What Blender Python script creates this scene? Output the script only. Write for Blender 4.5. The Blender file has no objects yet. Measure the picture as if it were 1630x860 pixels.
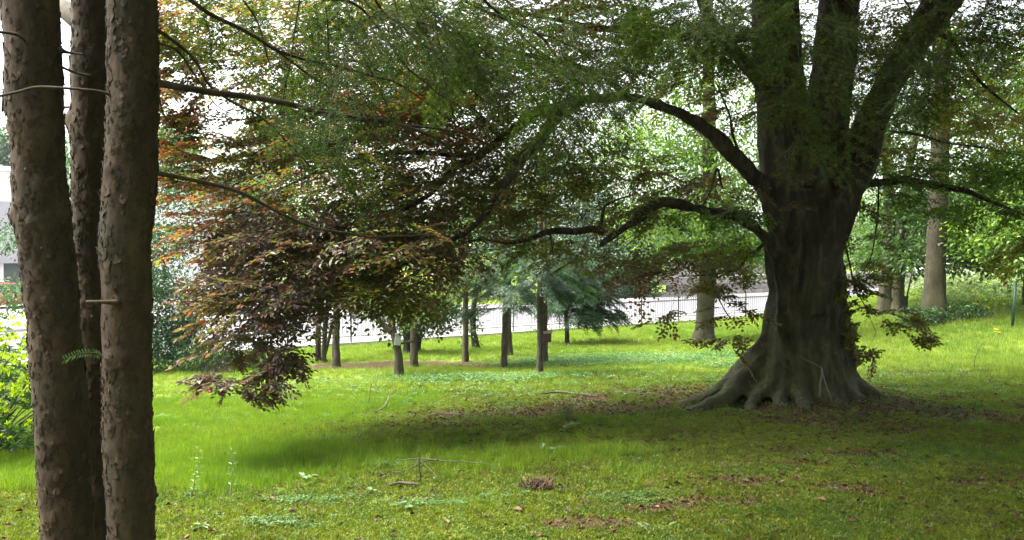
import bpy, bmesh, math, random
import numpy as np
from mathutils import Vector, Matrix
random.seed(7)
rng = np.random.default_rng(11)
PI = math.pi
sc = bpy.context.scene
COL = sc.collection

# ------------------------------------------------------------------ camera, sky, sun, exposure
FPX, CAMZ, PITCH = 1208.0, 1.65, math.atan(30/1208.0)
cd = bpy.data.cameras.new('camera'); cam = bpy.data.objects.new('camera', cd); COL.objects.link(cam)
cd.sensor_width = 36; cd.lens = 36*FPX/1630.0; cd.clip_end = 3000; cd.clip_start = .05
cam.location = (0, 0, CAMZ); cam.rotation_euler = (PI/2-PITCH, 0, 0)
sc.camera = cam
SUN_EL, SUN_AZ = math.radians(60), math.radians(-86)      # azimuth measured from +Y towards +X
w = bpy.data.worlds.new('World'); sc.world = w; w.use_nodes = True
nt = w.node_tree; bg = nt.nodes['Background']
sky = nt.nodes.new('ShaderNodeTexSky'); sky.sky_type = 'NISHITA'; sky.sun_disc = False
sky.sun_elevation = SUN_EL; sky.sun_rotation = SUN_AZ; sky.air_density = 1.4; sky.dust_density = 5; sky.ozone_density = .6
hs = nt.nodes.new('ShaderNodeHueSaturation'); hs.inputs['Saturation'].default_value = .28
hs.inputs['Value'].default_value = 1.0
nt.links.new(sky.outputs[0], hs.inputs['Color']); nt.links.new(hs.outputs[0], bg.inputs[0])
bg.inputs[1].default_value = .145
sl = bpy.data.lights.new('sun', 'SUN'); sl.energy = 4.2; sl.angle = math.radians(38); sl.color = (1, .94, .84)
so = bpy.data.objects.new('sun', sl); COL.objects.link(so)
sdir = Vector((math.sin(SUN_AZ)*math.cos(SUN_EL), math.cos(SUN_AZ)*math.cos(SUN_EL), math.sin(SUN_EL)))
so.rotation_euler = sdir.to_track_quat('Z', 'Y').to_euler(); so.location = sdir*60
sc.view_settings.view_transform = 'Standard'; sc.view_settings.look = 'None'
sc.view_settings.exposure = 2.32; sc.view_settings.gamma = 1
sc.cycles.max_bounces = 8; sc.cycles.diffuse_bounces = 4; sc.cycles.transmission_bounces = 6
sc.cycles.glossy_bounces = 2; sc.cycles.transparent_max_bounces = 8; sc.cycles.volume_bounces = 1
sc.cycles.caustics_reflective = False; sc.cycles.caustics_refractive = False

# ------------------------------------------------------------------ helpers
def sm(x, a, b):
    t = np.clip((np.asarray(x, float)-a)/(b-a), 0, 1); return t*t*(3-2*t)
def _h(ix, iy, iz):
    h = (ix.astype(np.int64)*374761393 + iy.astype(np.int64)*668265263 + iz.astype(np.int64)*1274126177) & 0xffffffff
    h = ((h ^ (h >> 13))*1103515245) & 0xffffffff
    h = ((h ^ (h >> 16))*668265263) & 0xffffffff
    return ((h ^ (h >> 15)) & 0xffff)/65535.0
def vnoise(p):
    p = np.asarray(p, float); i = np.floor(p).astype(np.int64); f = p-i; f = f*f*(3-2*f); r = 0
    for a in (0, 1):
        for b in (0, 1):
            for c in (0, 1):
                wgt = (f[..., 0] if a else 1-f[..., 0])*(f[..., 1] if b else 1-f[..., 1])*(f[..., 2] if c else 1-f[..., 2])
                r = r+wgt*_h(i[..., 0]+a, i[..., 1]+b, i[..., 2]+c)
    return r*2-1
def n2(x, y, fr, seed=0.):
    x = np.asarray(x, float); y = np.asarray(y, float)
    return vnoise(np.stack([x*fr+seed, y*fr-seed*1.7, np.zeros_like(x)+seed], -1))
A_F, B_F = 32.3, .6156                       # the line of the railings: y = A_F + B_F x
def fdist(x, y): return (y-B_F*x-A_F)/math.sqrt(1+B_F*B_F)
def hgt(x, y):
    x = np.asarray(x, float); y = np.asarray(y, float)
    line = np.maximum(A_F+B_F*x, 9.)
    s = np.clip(y/line, -.6, 1); d = fdist(x, y)
    z = -1.95*s
    lawn = 1-sm(d, -2.5, -.3)
    z = z+lawn*(.85*sm(x, 9, 18)*sm(y, 17, 30))
    z = z+.9*lawn*sm(x, 16, 30)*sm(y, 15, 34)
    z = z+lawn*(.07*n2(x, y, .28, 3.)+.03*n2(x, y, .9, 9.))
    z = z+.05*np.exp(-((x+.2)**2/3.2+(y-9.2)**2/1.1))             # low mossy swell in the middle
    z = z+.22*np.exp(-((x-4.3)**2+(y-11)**2)/2.6)                 # ground heaved up by the beech
    z = z+.15*sm(d, 0, 14)+ .012*np.clip(d-16, 0, 400)
    return z
def gz(x, y): return float(hgt(np.array([x]), np.array([y]))[0])
cp, sp = math.cos(PITCH), math.sin(PITCH)
def at(px, py, Y):
    u, v = (px-815)/FPX, (430-py)/FPX
    dy = cp+v*sp; dz = -sp+v*cp; t = Y/dy
    return Vector((u*t, Y, CAMZ+dz*t))
_Y = np.linspace(2, 160, 12000)
def gat(px, py):
    u, v = (px-815)/FPX, (430-py)/FPX
    dy = cp+v*sp; dz = -sp+v*cp; t = _Y/dy
    k = np.argmax(CAMZ+dz*t < hgt(u*t, _Y))
    return Vector((u*t[k], _Y[k], gz(u*t[k], _Y[k])))

def mesh_np(name, V, F, mat, cols=None, smooth=False, mats=None, midx=None):
    """V n x 3, F list of index arrays (m x 3 / m x 4) -> mesh"""
    me = bpy.data.meshes.new(name)
    if not isinstance(F, (list, tuple)): F = [F]
    F = [np.asarray(f, np.int32) for f in F if len(f)]
    loops = np.concatenate([f.ravel() for f in F]); cnt = np.concatenate([np.full(len(f), f.shape[1], np.int32) for f in F])
    me.vertices.add(len(V)); me.vertices.foreach_set('co', np.ascontiguousarray(V, np.float32).ravel())
    me.loops.add(len(loops)); me.loops.foreach_set('vertex_index', loops)
    me.polygons.add(len(cnt)); me.polygons.foreach_set('loop_start', np.concatenate([[0], np.cumsum(cnt)[:-1]]).astype(np.int32))
    if cols is not None:
        a = me.color_attributes.new('Col', 'FLOAT_COLOR', 'POINT')
        c = np.ones((len(V), 4), np.float32); c[:, :3] = cols; a.data.foreach_set('color', c.ravel())
    for m in (mats or [mat]): me.materials.append(m)
    if midx is not None: me.polygons.foreach_set('material_index', np.asarray(midx, np.int32))
    me.polygons.foreach_set('use_smooth', np.full(len(cnt), bool(smooth)))
    me.update(calc_edges=True); me.validate()
    return me
def link(name, me, parent=None, loc=None):
    o = bpy.data.objects.new(name, me); COL.objects.link(o)
    if parent is not None:
        o.parent = parent; o.matrix_parent_inverse = Matrix.Translation(parent.location).inverted() if parent.parent is None and parent.rotation_euler.z == 0 else Matrix()
    if loc is not None: o.location = loc
    return o
def tag(o, label=None, cat=None, group=None, kind=None):
    for k, v in (('label', label), ('category', cat), ('group', group), ('kind', kind)):
        if v: o[k] = v
    return o
def empty(name, loc, label, cat, group=None):
    o = bpy.data.objects.new(name, None); COL.objects.link(o); o.location = loc; o.empty_display_size = .2
    return tag(o, label, cat, group)

class MB:
    """collects pieces into one mesh"""
    def __init__(s): s.V = []; s.Q = []; s.T = []; s.C = []; s.n = 0
    def add(s, V, Q=None, T=None, C=None):
        V = np.asarray(V, float)
        if Q is not None and len(Q): s.Q.append(np.asarray(Q)+s.n)
        if T is not None and len(T): s.T.append(np.asarray(T)+s.n)
        if C is None: C = np.ones((len(V), 3))*.5
        s.C.append(np.broadcast_to(np.asarray(C, float), (len(V), 3)))
        s.V.append(V); s.n += len(V)
    def box(s, c, h, rz=0):
        c = np.array(c, float); hx, hy, hz = h
        V = np.array([[x, y, z] for x in (-hx, hx) for y in (-hy, hy) for z in (-hz, hz)])
        ca, sa = math.cos(rz), math.sin(rz)
        V = np.stack([V[:, 0]*ca-V[:, 1]*sa, V[:, 0]*sa+V[:, 1]*ca, V[:, 2]], -1)+c
        s.add(V, Q=[[0, 1, 3, 2], [4, 6, 7, 5], [0, 4, 5, 1], [2, 3, 7, 6], [0, 2, 6, 4], [1, 5, 7, 3]])
    def tube(s, P, R, sides=8, C=None, cap=True):
        V, Q, T = tube(P, R, sides, cap); s.add(V, Q, T, C)
    def mesh(s, name, mat, smooth=False, col=False):
        F = []
        if s.Q: F.append(np.concatenate(s.Q))
        if s.T: F.append(np.concatenate(s.T))
        return mesh_np(name, np.concatenate(s.V), F, mat, np.concatenate(s.C) if col else None, smooth)
    def obj(s, name, mat, parent=None, smooth=False, col=False, loc=None):
        return link(name, s.mesh(name, mat, smooth, col), parent, loc)

def tube(P, R, sides=8, cap=True):
    P = np.asarray([tuple(p) for p in P], float); R = np.broadcast_to(np.asarray(R, float), (len(P),))
    T = np.gradient(P, axis=0); T /= np.linalg.norm(T, axis=1)[:, None]+1e-9
    u = np.cross(T[0], [0, 0, 1.]);
    if np.linalg.norm(u) < .05: u = np.cross(T[0], [0, 1., 0])
    u /= np.linalg.norm(u); U = [u]
    for k in range(1, len(P)):
        u = U[-1]-T[k]*np.dot(U[-1], T[k]); u /= np.linalg.norm(u)+1e-9; U.append(u)
    U = np.array(U); W = np.cross(T, U)
    a = np.arange(sides)*2*PI/sides
    V = P[:, None]+R[:, None, None]*(np.cos(a)[None, :, None]*U[:, None]+np.sin(a)[None, :, None]*W[:, None])
    n = len(P); V = V.reshape(-1, 3); k = np.arange(n-1)[:, None]*sides; j = np.arange(sides)[None]; j2 = (j+1) % sides
    Q = np.stack([k+j, k+j2, k+sides+j2, k+sides+j], -1).reshape(-1, 4); TT = []
    if cap:
        V = np.concatenate([V, P[:1], P[-1:]]); c0, c1 = n*sides, n*sides+1
        TT = [[c0, (q+1) % sides, q] for q in range(sides)]+[[c1, (n-1)*sides+q, (n-1)*sides+(q+1) % sides] for q in range(sides)]
    return V, Q, TT
def curve(P, R=None, n=8):
    """Catmull-Rom through the points, n steps a span; returns points and radii"""
    P = np.asarray([tuple(p) for p in P], float); R = np.ones(len(P)) if R is None else np.asarray(R, float)
    D = np.concatenate([P, R[:, None]], 1); D = np.concatenate([2*D[:1]-D[1:2], D, 2*D[-1:]-D[-2:-1]])
    out = []
    for i in range(1, len(D)-2):
        for k in range(n):
            t = k/n; a, b, c, d = D[i-1], D[i], D[i+1], D[i+2]
            out.append(.5*((2*b)+(-a+c)*t+(2*a-5*b+4*c-d)*t*t+(-a+3*b-3*c+d)*t**3))
    out.append(D[-2]); out = np.array(out); return out[:, :3], np.maximum(out[:, 3], .001)
def pxcurve(pts, n=6):
    """pts: (px, py, Y, radius in m)"""
    return curve([at(a, b, c) for a, b, c, r in pts], [r for *_, r in pts], n)

# ------------------------------------------------------------------ materials
def newmat(name):
    m = bpy.data.materials.new(name); m.use_nodes = True; t = m.node_tree
    return m, t, t.nodes['Principled BSDF'], t.nodes['Material Output']
def nd(t, typ, **kw):
    n = t.nodes.new(typ)
    for k, v in kw.items():
        if k.startswith('i_'): n.inputs[k[2:]].default_value = v
        else: setattr(n, k, v)
    return n
def ramp(t, fac, stops):
    r = nd(t, 'ShaderNodeValToRGB'); cr = r.color_ramp
    while len(cr.elements) < len(stops): cr.elements.new(.5)
    for e, (p, c) in zip(cr.elements, stops): e.position = p; e.color = (*c, 1)
    t.links.new(fac, r.inputs[0]); return r.outputs[0]
def mix(t, fac, a, b, mode='MIX'):
    m = nd(t, 'ShaderNodeMix', data_type='RGBA', blend_type=mode)
    for s, i in ((fac, 0), (a, 6), (b, 7)):
        if hasattr(s, 'is_linked') or isinstance(s, bpy.types.NodeSocket): t.links.new(s, m.inputs[i])
        else: m.inputs[i].default_value = (*s, 1) if isinstance(s, tuple) else s
    return m.outputs[2]
def mathn(t, op, a, b=0.):
    m = nd(t, 'ShaderNodeMath', operation=op)
    for s, i in ((a, 0), (b, 1)):
        if isinstance(s, bpy.types.NodeSocket): t.links.new(s, m.inputs[i])
        else: m.inputs[i].default_value = s
    return m.outputs[0]
def coords(t, scale=(1, 1, 1)):
    tc = nd(t, 'ShaderNodeTexCoord'); mp = nd(t, 'ShaderNodeMapping'); mp.inputs['Scale'].default_value = scale
    t.links.new(tc.outputs['Object'], mp.inputs[0]); return mp.outputs[0]
def noise(t, vec, s, det=4, rough=.55, dist=0):
    n = nd(t, 'ShaderNodeTexNoise', i_Scale=s, i_Detail=det, i_Roughness=rough, i_Distortion=dist); t.links.new(vec, n.inputs['Vector']); return n.outputs['Fac']
def bump(t, h, bs, strength=.5, dist=.02, prev=None):
    b = nd(t, 'ShaderNodeBump', i_Strength=strength, i_Distance=dist); t.links.new(h, b.inputs['Height'])
    if prev is not None: t.links.new(prev, b.inputs['Normal'])
    if bs is not None: t.links.new(b.outputs[0], bs.inputs['Normal'])
    return b.outputs[0]
def simple(name, c, rough=.6, var=.25, scale=6, metal=0, bumpy=.1):
    m, t, bs, o = newmat(name); v = coords(t)
    n = noise(t, v, scale, 5)
    lo = tuple(x*(1-var) for x in c); hi = tuple(min(1, x*(1+var)) for x in c)
    t.links.new(ramp(t, n, [(.3, lo), (.7, hi)]), bs.inputs['Base Color'])
    bs.inputs['Roughness'].default_value = rough; bs.inputs['Metallic'].default_value = metal
    if bumpy: bump(t, noise(t, v, scale*6, 4), bs, bumpy, .01)
    return m
def leafmat(name, rough=.42, trans=.35, spec=.5, instancer=False, tl=(1.5, 1.7, .7)):
    m, t, bs, o = newmat(name)
    a = nd(t, 'ShaderNodeAttribute', attribute_name='tint' if instancer else 'Col')
    if instancer: a.attribute_type = 'INSTANCER'
    t.links.new(a.outputs['Color'], bs.inputs['Base Color']); bs.inputs['Roughness'].default_value = rough
    bs.inputs['Specular IOR Level'].default_value = spec
    tr = nd(t, 'ShaderNodeBsdfTranslucent'); t.links.new(mix(t, 1., a.outputs['Color'], tl, 'MULTIPLY'), tr.inputs[0])
    ms = nd(t, 'ShaderNodeMixShader'); ms.inputs[0].default_value = trans
    t.links.new(bs.outputs[0], ms.inputs[1]); t.links.new(tr.outputs[0], ms.inputs[2]); t.links.new(ms.outputs[0], o.inputs['Surface'])
    return m
def barkmat(name, dark, mid, light, flake=0., scale=1., moss=0., stretch=.35, bstr=.7, bdist=.012):
    m, t, bs, o = newmat(name); v = coords(t, (1, 1, stretch))
    vv = coords(t)
    n1 = noise(t, v, 9*scale, 8, .65, .6); n2_ = noise(t, vv, 2.2*scale, 4)
    c = ramp(t, n1, [(.36, dark), (.5, mid), (.64, light)])
    c = mix(t, mathn(t, 'MULTIPLY', n2_, .8), c, tuple(x*.55 for x in mid))
    h = n1
    if flake and flake > 20:
        wn = nd(t, 'ShaderNodeTexNoise', i_Scale=11, i_Detail=4, i_Roughness=.6); t.links.new(vv, wn.inputs['Vector'])
        hs_ = []
        for k, fs in enumerate((flake, flake*2.3)):
            va = nd(t, 'ShaderNodeVectorMath', operation='MULTIPLY_ADD'); t.links.new(wn.outputs['Color'], va.inputs[0]); va.inputs[1].default_value = (.13, .13, .13)
            t.links.new(coords(t, (1, 1, .5)), va.inputs[2])
            vc = nd(t, 'ShaderNodeTexVoronoi', i_Scale=fs, i_Randomness=1.); t.links.new(va.outputs[0], vc.inputs['Vector'])
            sx = nd(t, 'ShaderNodeSeparateColor'); t.links.new(vc.outputs['Color'], sx.inputs[0]); hs_.append((sx, vc))
        tone = ramp(t, hs_[0][0].outputs[0], [(0, tuple(x*.62 for x in mid)), (.55, mid), (1, tuple(x*1.55 for x in mid))]); c = mix(t, .42, c, tone)
        big = noise(t, vv, 2.6, 3); c = mix(t, mathn(t, 'MULTIPLY', ramp_f(t, big, .45, .7), .55), c, (.034, .032, .021))
        vo = nd(t, 'ShaderNodeTexVoronoi', feature='DISTANCE_TO_EDGE', i_Scale=flake); t.links.new(va.outputs[0], vo.inputs['Vector'])
        ed = mathn(t, 'SUBTRACT', 1., ramp_f(t, vo.outputs['Distance'], .0, .045)); c = mix(t, mathn(t, 'MULTIPLY', ed, ramp_f(t, noise(t, vv, 10, 3), .50, .62)), c, tuple(x*.35 for x in dark))
        h = mathn(t, 'ADD', mathn(t, 'MULTIPLY', n1, .5), mathn(t, 'ADD', mathn(t, 'MULTIPLY', ramp_f(t, hs_[0][0].outputs[1], .5, .6), .9), mathn(t, 'MULTIPLY', hs_[1][0].outputs[1], .3)))
    elif flake:
        wn = nd(t, 'ShaderNodeTexNoise', i_Scale=7*scale, i_Detail=3); t.links.new(vv, wn.inputs['Vector'])
        va = nd(t, 'ShaderNodeVectorMath', operation='MULTIPLY_ADD'); t.links.new(wn.outputs['Color'], va.inputs[0])
        va.inputs[1].default_value = (.16/scale, .16/scale, .16/scale)
        mp = coords(t, (1, 1, .55)); t.links.new(mp, va.inputs[2])
        vo = nd(t, 'ShaderNodeTexVoronoi', feature='DISTANCE_TO_EDGE', i_Scale=flake); t.links.new(va.outputs[0], vo.inputs['Vector'])
        vc = nd(t, 'ShaderNodeTexVoronoi', i_Scale=flake); t.links.new(va.outputs[0], vc.inputs['Vector'])
        sx = nd(t, 'ShaderNodeSeparateColor'); t.links.new(vc.outputs['Color'], sx.inputs[0])
        e = nd(t, 'ShaderNodeMapRange'); e.inputs[1].default_value = 0; e.inputs[2].default_value = .05
        t.links.new(vo.outputs['Distance'], e.inputs[0])
        tone = ramp(t, sx.outputs[0], [(0, tuple(x*.72 for x in mid)), (.5, mid), (1, tuple(x*1.3 for x in mid))])
        c = mix(t, .45, c, tone); 
        c = mix(t, mathn(t, 'MULTIPLY', mathn(t, 'SUBTRACT', 1., e.outputs[0]), ramp_f(t, noise(t, vv, 13*scale, 3),   .50, .68)), c, tuple(x*.35 for x in dark))
        h = mathn(t, 'ADD', mathn(t, 'MULTIPLY', n1, .35), mathn(t, 'MULTIPLY', e.outputs[0], mathn(t, 'ADD', mathn(t, 'MULTIPLY', sx.outputs[1], 1.2), .1)))
    if moss:
        g = nd(t, 'ShaderNodeTexCoord'); sp_ = nd(t, 'ShaderNodeSeparateXYZ'); t.links.new(g.outputs['Object'], sp_.inputs[0])
        hh = nd(t, 'ShaderNodeMapRange'); hh.inputs[1].default_value = 1.9; hh.inputs[2].default_value = .1; t.links.new(sp_.outputs[2], hh.inputs[0])
        f = mathn(t, 'MULTIPLY', hh.outputs[0], mathn(t, 'MULTIPLY', ramp_f(t, noise(t, vv, 3.2, 6), .34, .58), moss))
        c = mix(t, f, c, (.045, .062, .014))
    t.links.new(c, bs.inputs['Base Color']); bs.inputs['Roughness'].default_value = .88; bs.inputs['Specular IOR Level'].default_value = .25
    bump(t, h, bs, bstr, bdist/scale); return m
def ramp_f(t, f, a, b):
    m = nd(t, 'ShaderNodeMapRange'); m.inputs[1].default_value = a; m.inputs[2].default_value = b; t.links.new(f, m.inputs[0]); return m.outputs[0]

M = {}
M['flaky'] = barkmat('flaky_bark', (.013, .008, .005), (.040, .026, .016), (.088, .059, .036), flake=26, bstr=1.)
M['flake'] = barkmat('bark_flake', (.019, .0125, .0085), (.045, .030, .020), (.078, .054, .036), scale=1.5, bstr=.5)
M['beech'] = barkmat('beech_bark', (.008, .006, .004), (.032, .025, .015), (.105, .084, .054), scale=.9, moss=.6, stretch=.3, bstr=1., bdist=.035)
M['bark'] = barkmat('grey_bark', (.026, .022, .015), (.066, .056, .038), (.12, .10, .075), scale=1.3, bstr=.8)
M['darkbark'] = barkmat('dark_bark', (.018, .014, .011), (.045, .036, .027), (.08, .066, .05), scale=1.3, bstr=.7)
M['limebark'] = barkmat('park_tree_bark', (.018, .015, .009), (.045, .038, .024), (.078, .066, .044), flake=9, scale=.7, moss=.3)
M['twig'] = simple('twig', (.035, .026, .02), .8, .35, 20, bumpy=.3)
M['leaf'] = leafmat('beech_leaf', .36, .58, .45)
M['needle'] = leafmat('needle', .8, .40, .04)
M['bgleaf'] = leafmat('tree_leaf', .5, .42, .4)
M['grass'] = leafmat('grass_blade', .55, .40, .3, True, (1.4, 1.5, .6))
M['herb'] = leafmat('herb_leaf', .5, .38, .4, False)
M['litter'] = leafmat('dry_leaf', .7, .1, .3, False, (1.2, 1., .8))

# ------------------------------------------------------------------ ground and roads
def spaced(lo, a, b, hi, step, grow):
    core = list(np.arange(a, b+step/2, step)); s = step; L = [a]
    while L[-1] > lo: s *= grow; L.append(L[-1]-s)
    s = step; Rr = [core[-1]]
    while Rr[-1] < hi: s *= grow; Rr.append(Rr[-1]+s)
    return np.array(L[:0:-1]+core+Rr[1:])
gx = spaced(-700, -4.5, 7.5, 700, .068, 1.055); gy = spaced(-60, 4.0, 12.5, 900, .070, 1.055)
X, Y = np.meshgrid(gx, gy); Z = hgt(X, Y); D = fdist(X, Y)
# relief of moss cushions close to the camera
near = (1-sm(Y, 12, 22))*(1-sm(np.abs(X), 9, 16))
beech_r = np.hypot(X-4.3, Y-11.)
soilN = n2(X, Y, 1.1, 5.)*.5+n2(X, Y, 3.1, 2.)*.35+n2(X, Y, 8., 4.)*.25
def blob(cx, cy, rx, ry): return np.exp(-(((X-cx)/rx)**2+((Y-cy)/ry)**2))
s_at = [(*gat(830, 655)[:2], 1.9, .75, .72), (*gat(700, 680)[:2], 1.3, .35, .55), (*gat(690, 580)[:2], 3.2, .8, 1.), (*gat(545, 585)[:2], 1.5, .6, .7), (*gat(930, 640)[:2], .9, .7, .7), (*gat(1040, 625)[:2], 1.2, .6, .8),
        (*gat(1180, 760)[:2], .5, .14, 1.), (*gat(1090, 800)[:2], .7, .12, 1.1), (*gat(1350, 780)[:2], .4, .18, 1.), (*gat(950, 830)[:2], .5, .14, 1.1), (*gat(1450, 830)[:2], .5, .12, 1.), (*gat(1540, 660)[:2], 1.5, .4, .9), (*gat(1240, 740)[:2], .5, .1, .9), (*gat(1000, 700)[:2], .9, .12, .8), (*gat(620, 720)[:2], .35, .1, .8), (*gat(1560, 770)[:2], .5, .15, .9), (*gat(1400, 720)[:2], .9, .14, .8), (*gat(870, 775)[:2], .3, .1, 1.)]
soil = sum(blob(a, b, c, d)*e for a, b, c, d, e in s_at)+1.0*np.exp(-(beech_r/2.3)**2)
soil = np.clip(soil*1.35+soilN*.95-.20, 0, 1)*(1-sm(D, -8, -4))
moss = np.clip(sm(X, -2.6, -.6)*(1-sm(Y, 12.5, 17))+(1-sm(Y, 6.2, 7.0))*1.+.0, 0, 1)
moss = np.clip(moss+.9*blob(-1., 9.3, 2.4, 1.3)-.8*blob(-.5, 7.7, 1.4, .7), 0, 1)
moss = np.clip(moss+soilN*.35, 0, 1)
Z = Z+near*(.030*n2(X, Y, 1.9, 8.)+.018*n2(X, Y, 5.5, 1.)+.009*n2(X, Y, 13., 6.)-.02*soil)
ground_interp = None
V = np.stack([X, Y, Z], -1).reshape(-1, 3); ny, nx = X.shape
idx = (np.arange(ny-1)[:, None]*nx+np.arange(nx-1)[None]).ravel()
Q = np.stack([idx, idx+1, idx+nx+1, idx+nx], -1)
lush = sm(n2(X, Y, .5, 12.)+.6*n2(X, Y, 1.7, 3.), -.5, .7)
m, t, bs, o = newmat('lawn_ground'); v = coords(t)
at_ = nd(t, 'ShaderNodeAttribute', attribute_name='Col'); sx = nd(t, 'ShaderNodeSeparateColor'); t.links.new(at_.outputs['Color'], sx.inputs[0])
nA = noise(t, v, 1.6, 6); nB = noise(t, v, 22, 6, .7); nC = noise(t, v, 70, 4, .7); nD = noise(t, v, .35, 4)
grassc = mix(t, sx.outputs[2], (.10, .145, .014), (.07, .13, .014))
grassc = mix(t, mathn(t, 'MULTIPLY', nB, .7), grassc, (.10, .125, .02))
mossc = ramp(t, nA, [(.3, (.068, .090, .009)), (.5, (.10, .122, .011)), (.7, (.055, .098, .011))])
mossc = mix(t, ramp_f(t, nB, .40, .62), mossc, (.035, .045, .008))
base = mix(t, sx.outputs[1], grassc, mossc)
soilc = ramp(t, nC, [(.3, (.022, .012, .007)), (.55, (.062, .034, .02)), (.75, (.11, .068, .042))])
sf = mathn(t, 'MULTIPLY', ramp_f(t, mathn(t, 'ADD', sx.outputs[0], mathn(t, 'MULTIPLY', mathn(t, 'SUBTRACT', nB, .5), 1.7)), .28, .6), .95)
base = mix(t, sf, base, soilc)
t.links.new(base, bs.inputs['Base Color']); bs.inputs['Roughness'].default_value = .95; bs.inputs['Specular IOR Level'].default_value = .15
b1 = bump(t, nB, None, .9, .02); b2 = nd(t, 'ShaderNodeBump', i_Strength=.8, i_Distance=.008); t.links.new(nC, b2.inputs['Height']); t.links.new(b1, b2.inputs['Normal']); t.links.new(b2.outputs[0], bs.inputs['Normal'])
gcols = np.stack([soil, moss, lush], -1).reshape(-1, 3)
tag(link('ground', mesh_np('ground', V, Q, m, gcols, True)), kind='structure')
from bisect import bisect
def samp(A, x, y):
    ix = np.clip(np.searchsorted(gx, x)-1, 0, nx-2); iy = np.clip(np.searchsorted(gy, y)-1, 0, ny-2)
    fx = (x-gx[ix])/(gx[ix+1]-gx[ix]); fy = (y-gy[iy])/(gy[iy+1]-gy[iy])
    return (A[iy, ix]*(1-fx)+A[iy, ix+1]*fx)*(1-fy)+(A[iy+1, ix]*(1-fx)+A[iy+1, ix+1]*fx)*fy

fu = np.array([1, B_F, 0])/math.sqrt(1+B_F**2); fn = np.array([-fu[1], fu[0], 0])    # along the railings, and away from the lawn
def fpt(s, d, z=0): p = np.array([0, A_F, 0])+fu*s+fn*d; return np.array([p[0], p[1], z])
def strip(name, d0, d1, lift, mat, s0=-70, s1=110, raise_=0, ns=90, nd_=8):
    S, Dd = np.meshgrid(np.linspace(s0, s1, ns), np.linspace(d0, d1, nd_))
    P = np.array([0, A_F, 0])+fu*S[..., None]+fn*Dd[..., None]
    P[..., 2] = hgt(P[..., 0], P[..., 1])+lift+raise_
    i = (np.arange(nd_-1)[:, None]*ns+np.arange(ns-1)[None]).ravel()
    V = P.reshape(-1, 3); Q = np.stack([i, i+1, i+ns+1, i+ns], -1)
    if raise_:
        n0 = len(V); e0 = V[:ns].copy(); e0[:, 2] -= raise_+.2; e1 = V[-ns:].copy(); e1[:, 2] -= raise_+.2
        V = np.concatenate([V, e0, e1]); j = np.arange(ns-1)
        Q = np.concatenate([Q, np.stack([n0+j, n0+j+1, j+1, j], -1), np.stack([n0-ns+j, n0-ns+j+1, n0+ns+j+1, n0+ns+j], -1)])
    return tag(link(name, mesh_np(name, V, Q, mat)), kind='structure')
M['asphalt'] = simple('asphalt', (.085, .085, .095), .8, .12, 3, bumpy=.3)
M['paving'] = simple('pale_paving', (.18, .17, .175), .85, .1, 2, bumpy=.2)
M['kerb'] = simple('kerb_stone', (.36, .35, .33), .8, .15, 4)
M['paint'] = simple('road_paint', (.78, .78, .76), .6, .05, 4)
strip('pavement', .35, 2.6, .0, M['paving'], raise_=.12)
strip('road', 2.75, 11.3, .03, M['asphalt'])
strip('kerb', 2.6, 2.75, .0, M['kerb'], raise_=.13)
strip('far_kerb', 11.3, 11.45, .0, M['kerb'], raise_=.13)
strip('far_pavement', 11.45, 13.9, .0, M['paving'], s0=-70, raise_=.12)
mb = MB()
for s in np.arange(-60, 100, 6.):
    P = [fpt(s, 6.95), fpt(s+3, 6.95), fpt(s+3, 7.08), fpt(s, 7.08)]
    P = [(p[0], p[1], gz(p[0], p[1])+.036) for p in P]; mb.add(P, Q=[[0, 1, 2, 3]])
tag(mb.obj('road_marking', M['paint']), kind='structure')
# car park beyond the road, to the left
S, Dd = np.meshgrid(np.linspace(-75, 2, 40), np.linspace(13.95, 45, 20)); P = np.array([0, A_F, 0])+fu*S[..., None]+fn*Dd[..., None]
P[..., 2] = hgt(P[..., 0], P[..., 1])+.03; i = (np.arange(19)[:, None]*40+np.arange(39)[None]).ravel()
tag(link('car_park', mesh_np('car_park', P.reshape(-1, 3), np.stack([i, i+1, i+41, i+40], -1), M['paving'])), kind='structure')

# distant wooded hill
def hill(name, Y0, pts, depth, c1, c2, bumpz):
    xs = np.linspace(pts[0][0], pts[-1][0], 160); top = np.interp(xs, [p[0] for p in pts], [p[1] for p in pts])
    n = 14; rows = []
    for k in range(n):
        f = k/(n-1); y = Y0+depth*f; z = -2+(top+2)*math.sin(f*PI/2)
        rows.append(np.stack([xs*(1+.3*f), np.full_like(xs, y), z+bumpz*n2(xs, xs*0+y, .12, 2.)*f], -1))
    V = np.concatenate(rows); i = (np.arange(n-1)[:, None]*160+np.arange(159)[None]).ravel()
    mm = simple(name, c1, .95, .5, .12, bumpy=0)
    return tag(link(name, mesh_np(name, V, np.stack([i, i+1, i+161, i+160], -1), mm, smooth=True)), kind='structure')
hill('hill', 260, [(-420, 34), (-260, 40), (-150, 36), (-60, 26), (20, 14), (100, 8), (300, 12)], 220, (.06, .10, .035), None, 5)

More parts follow.
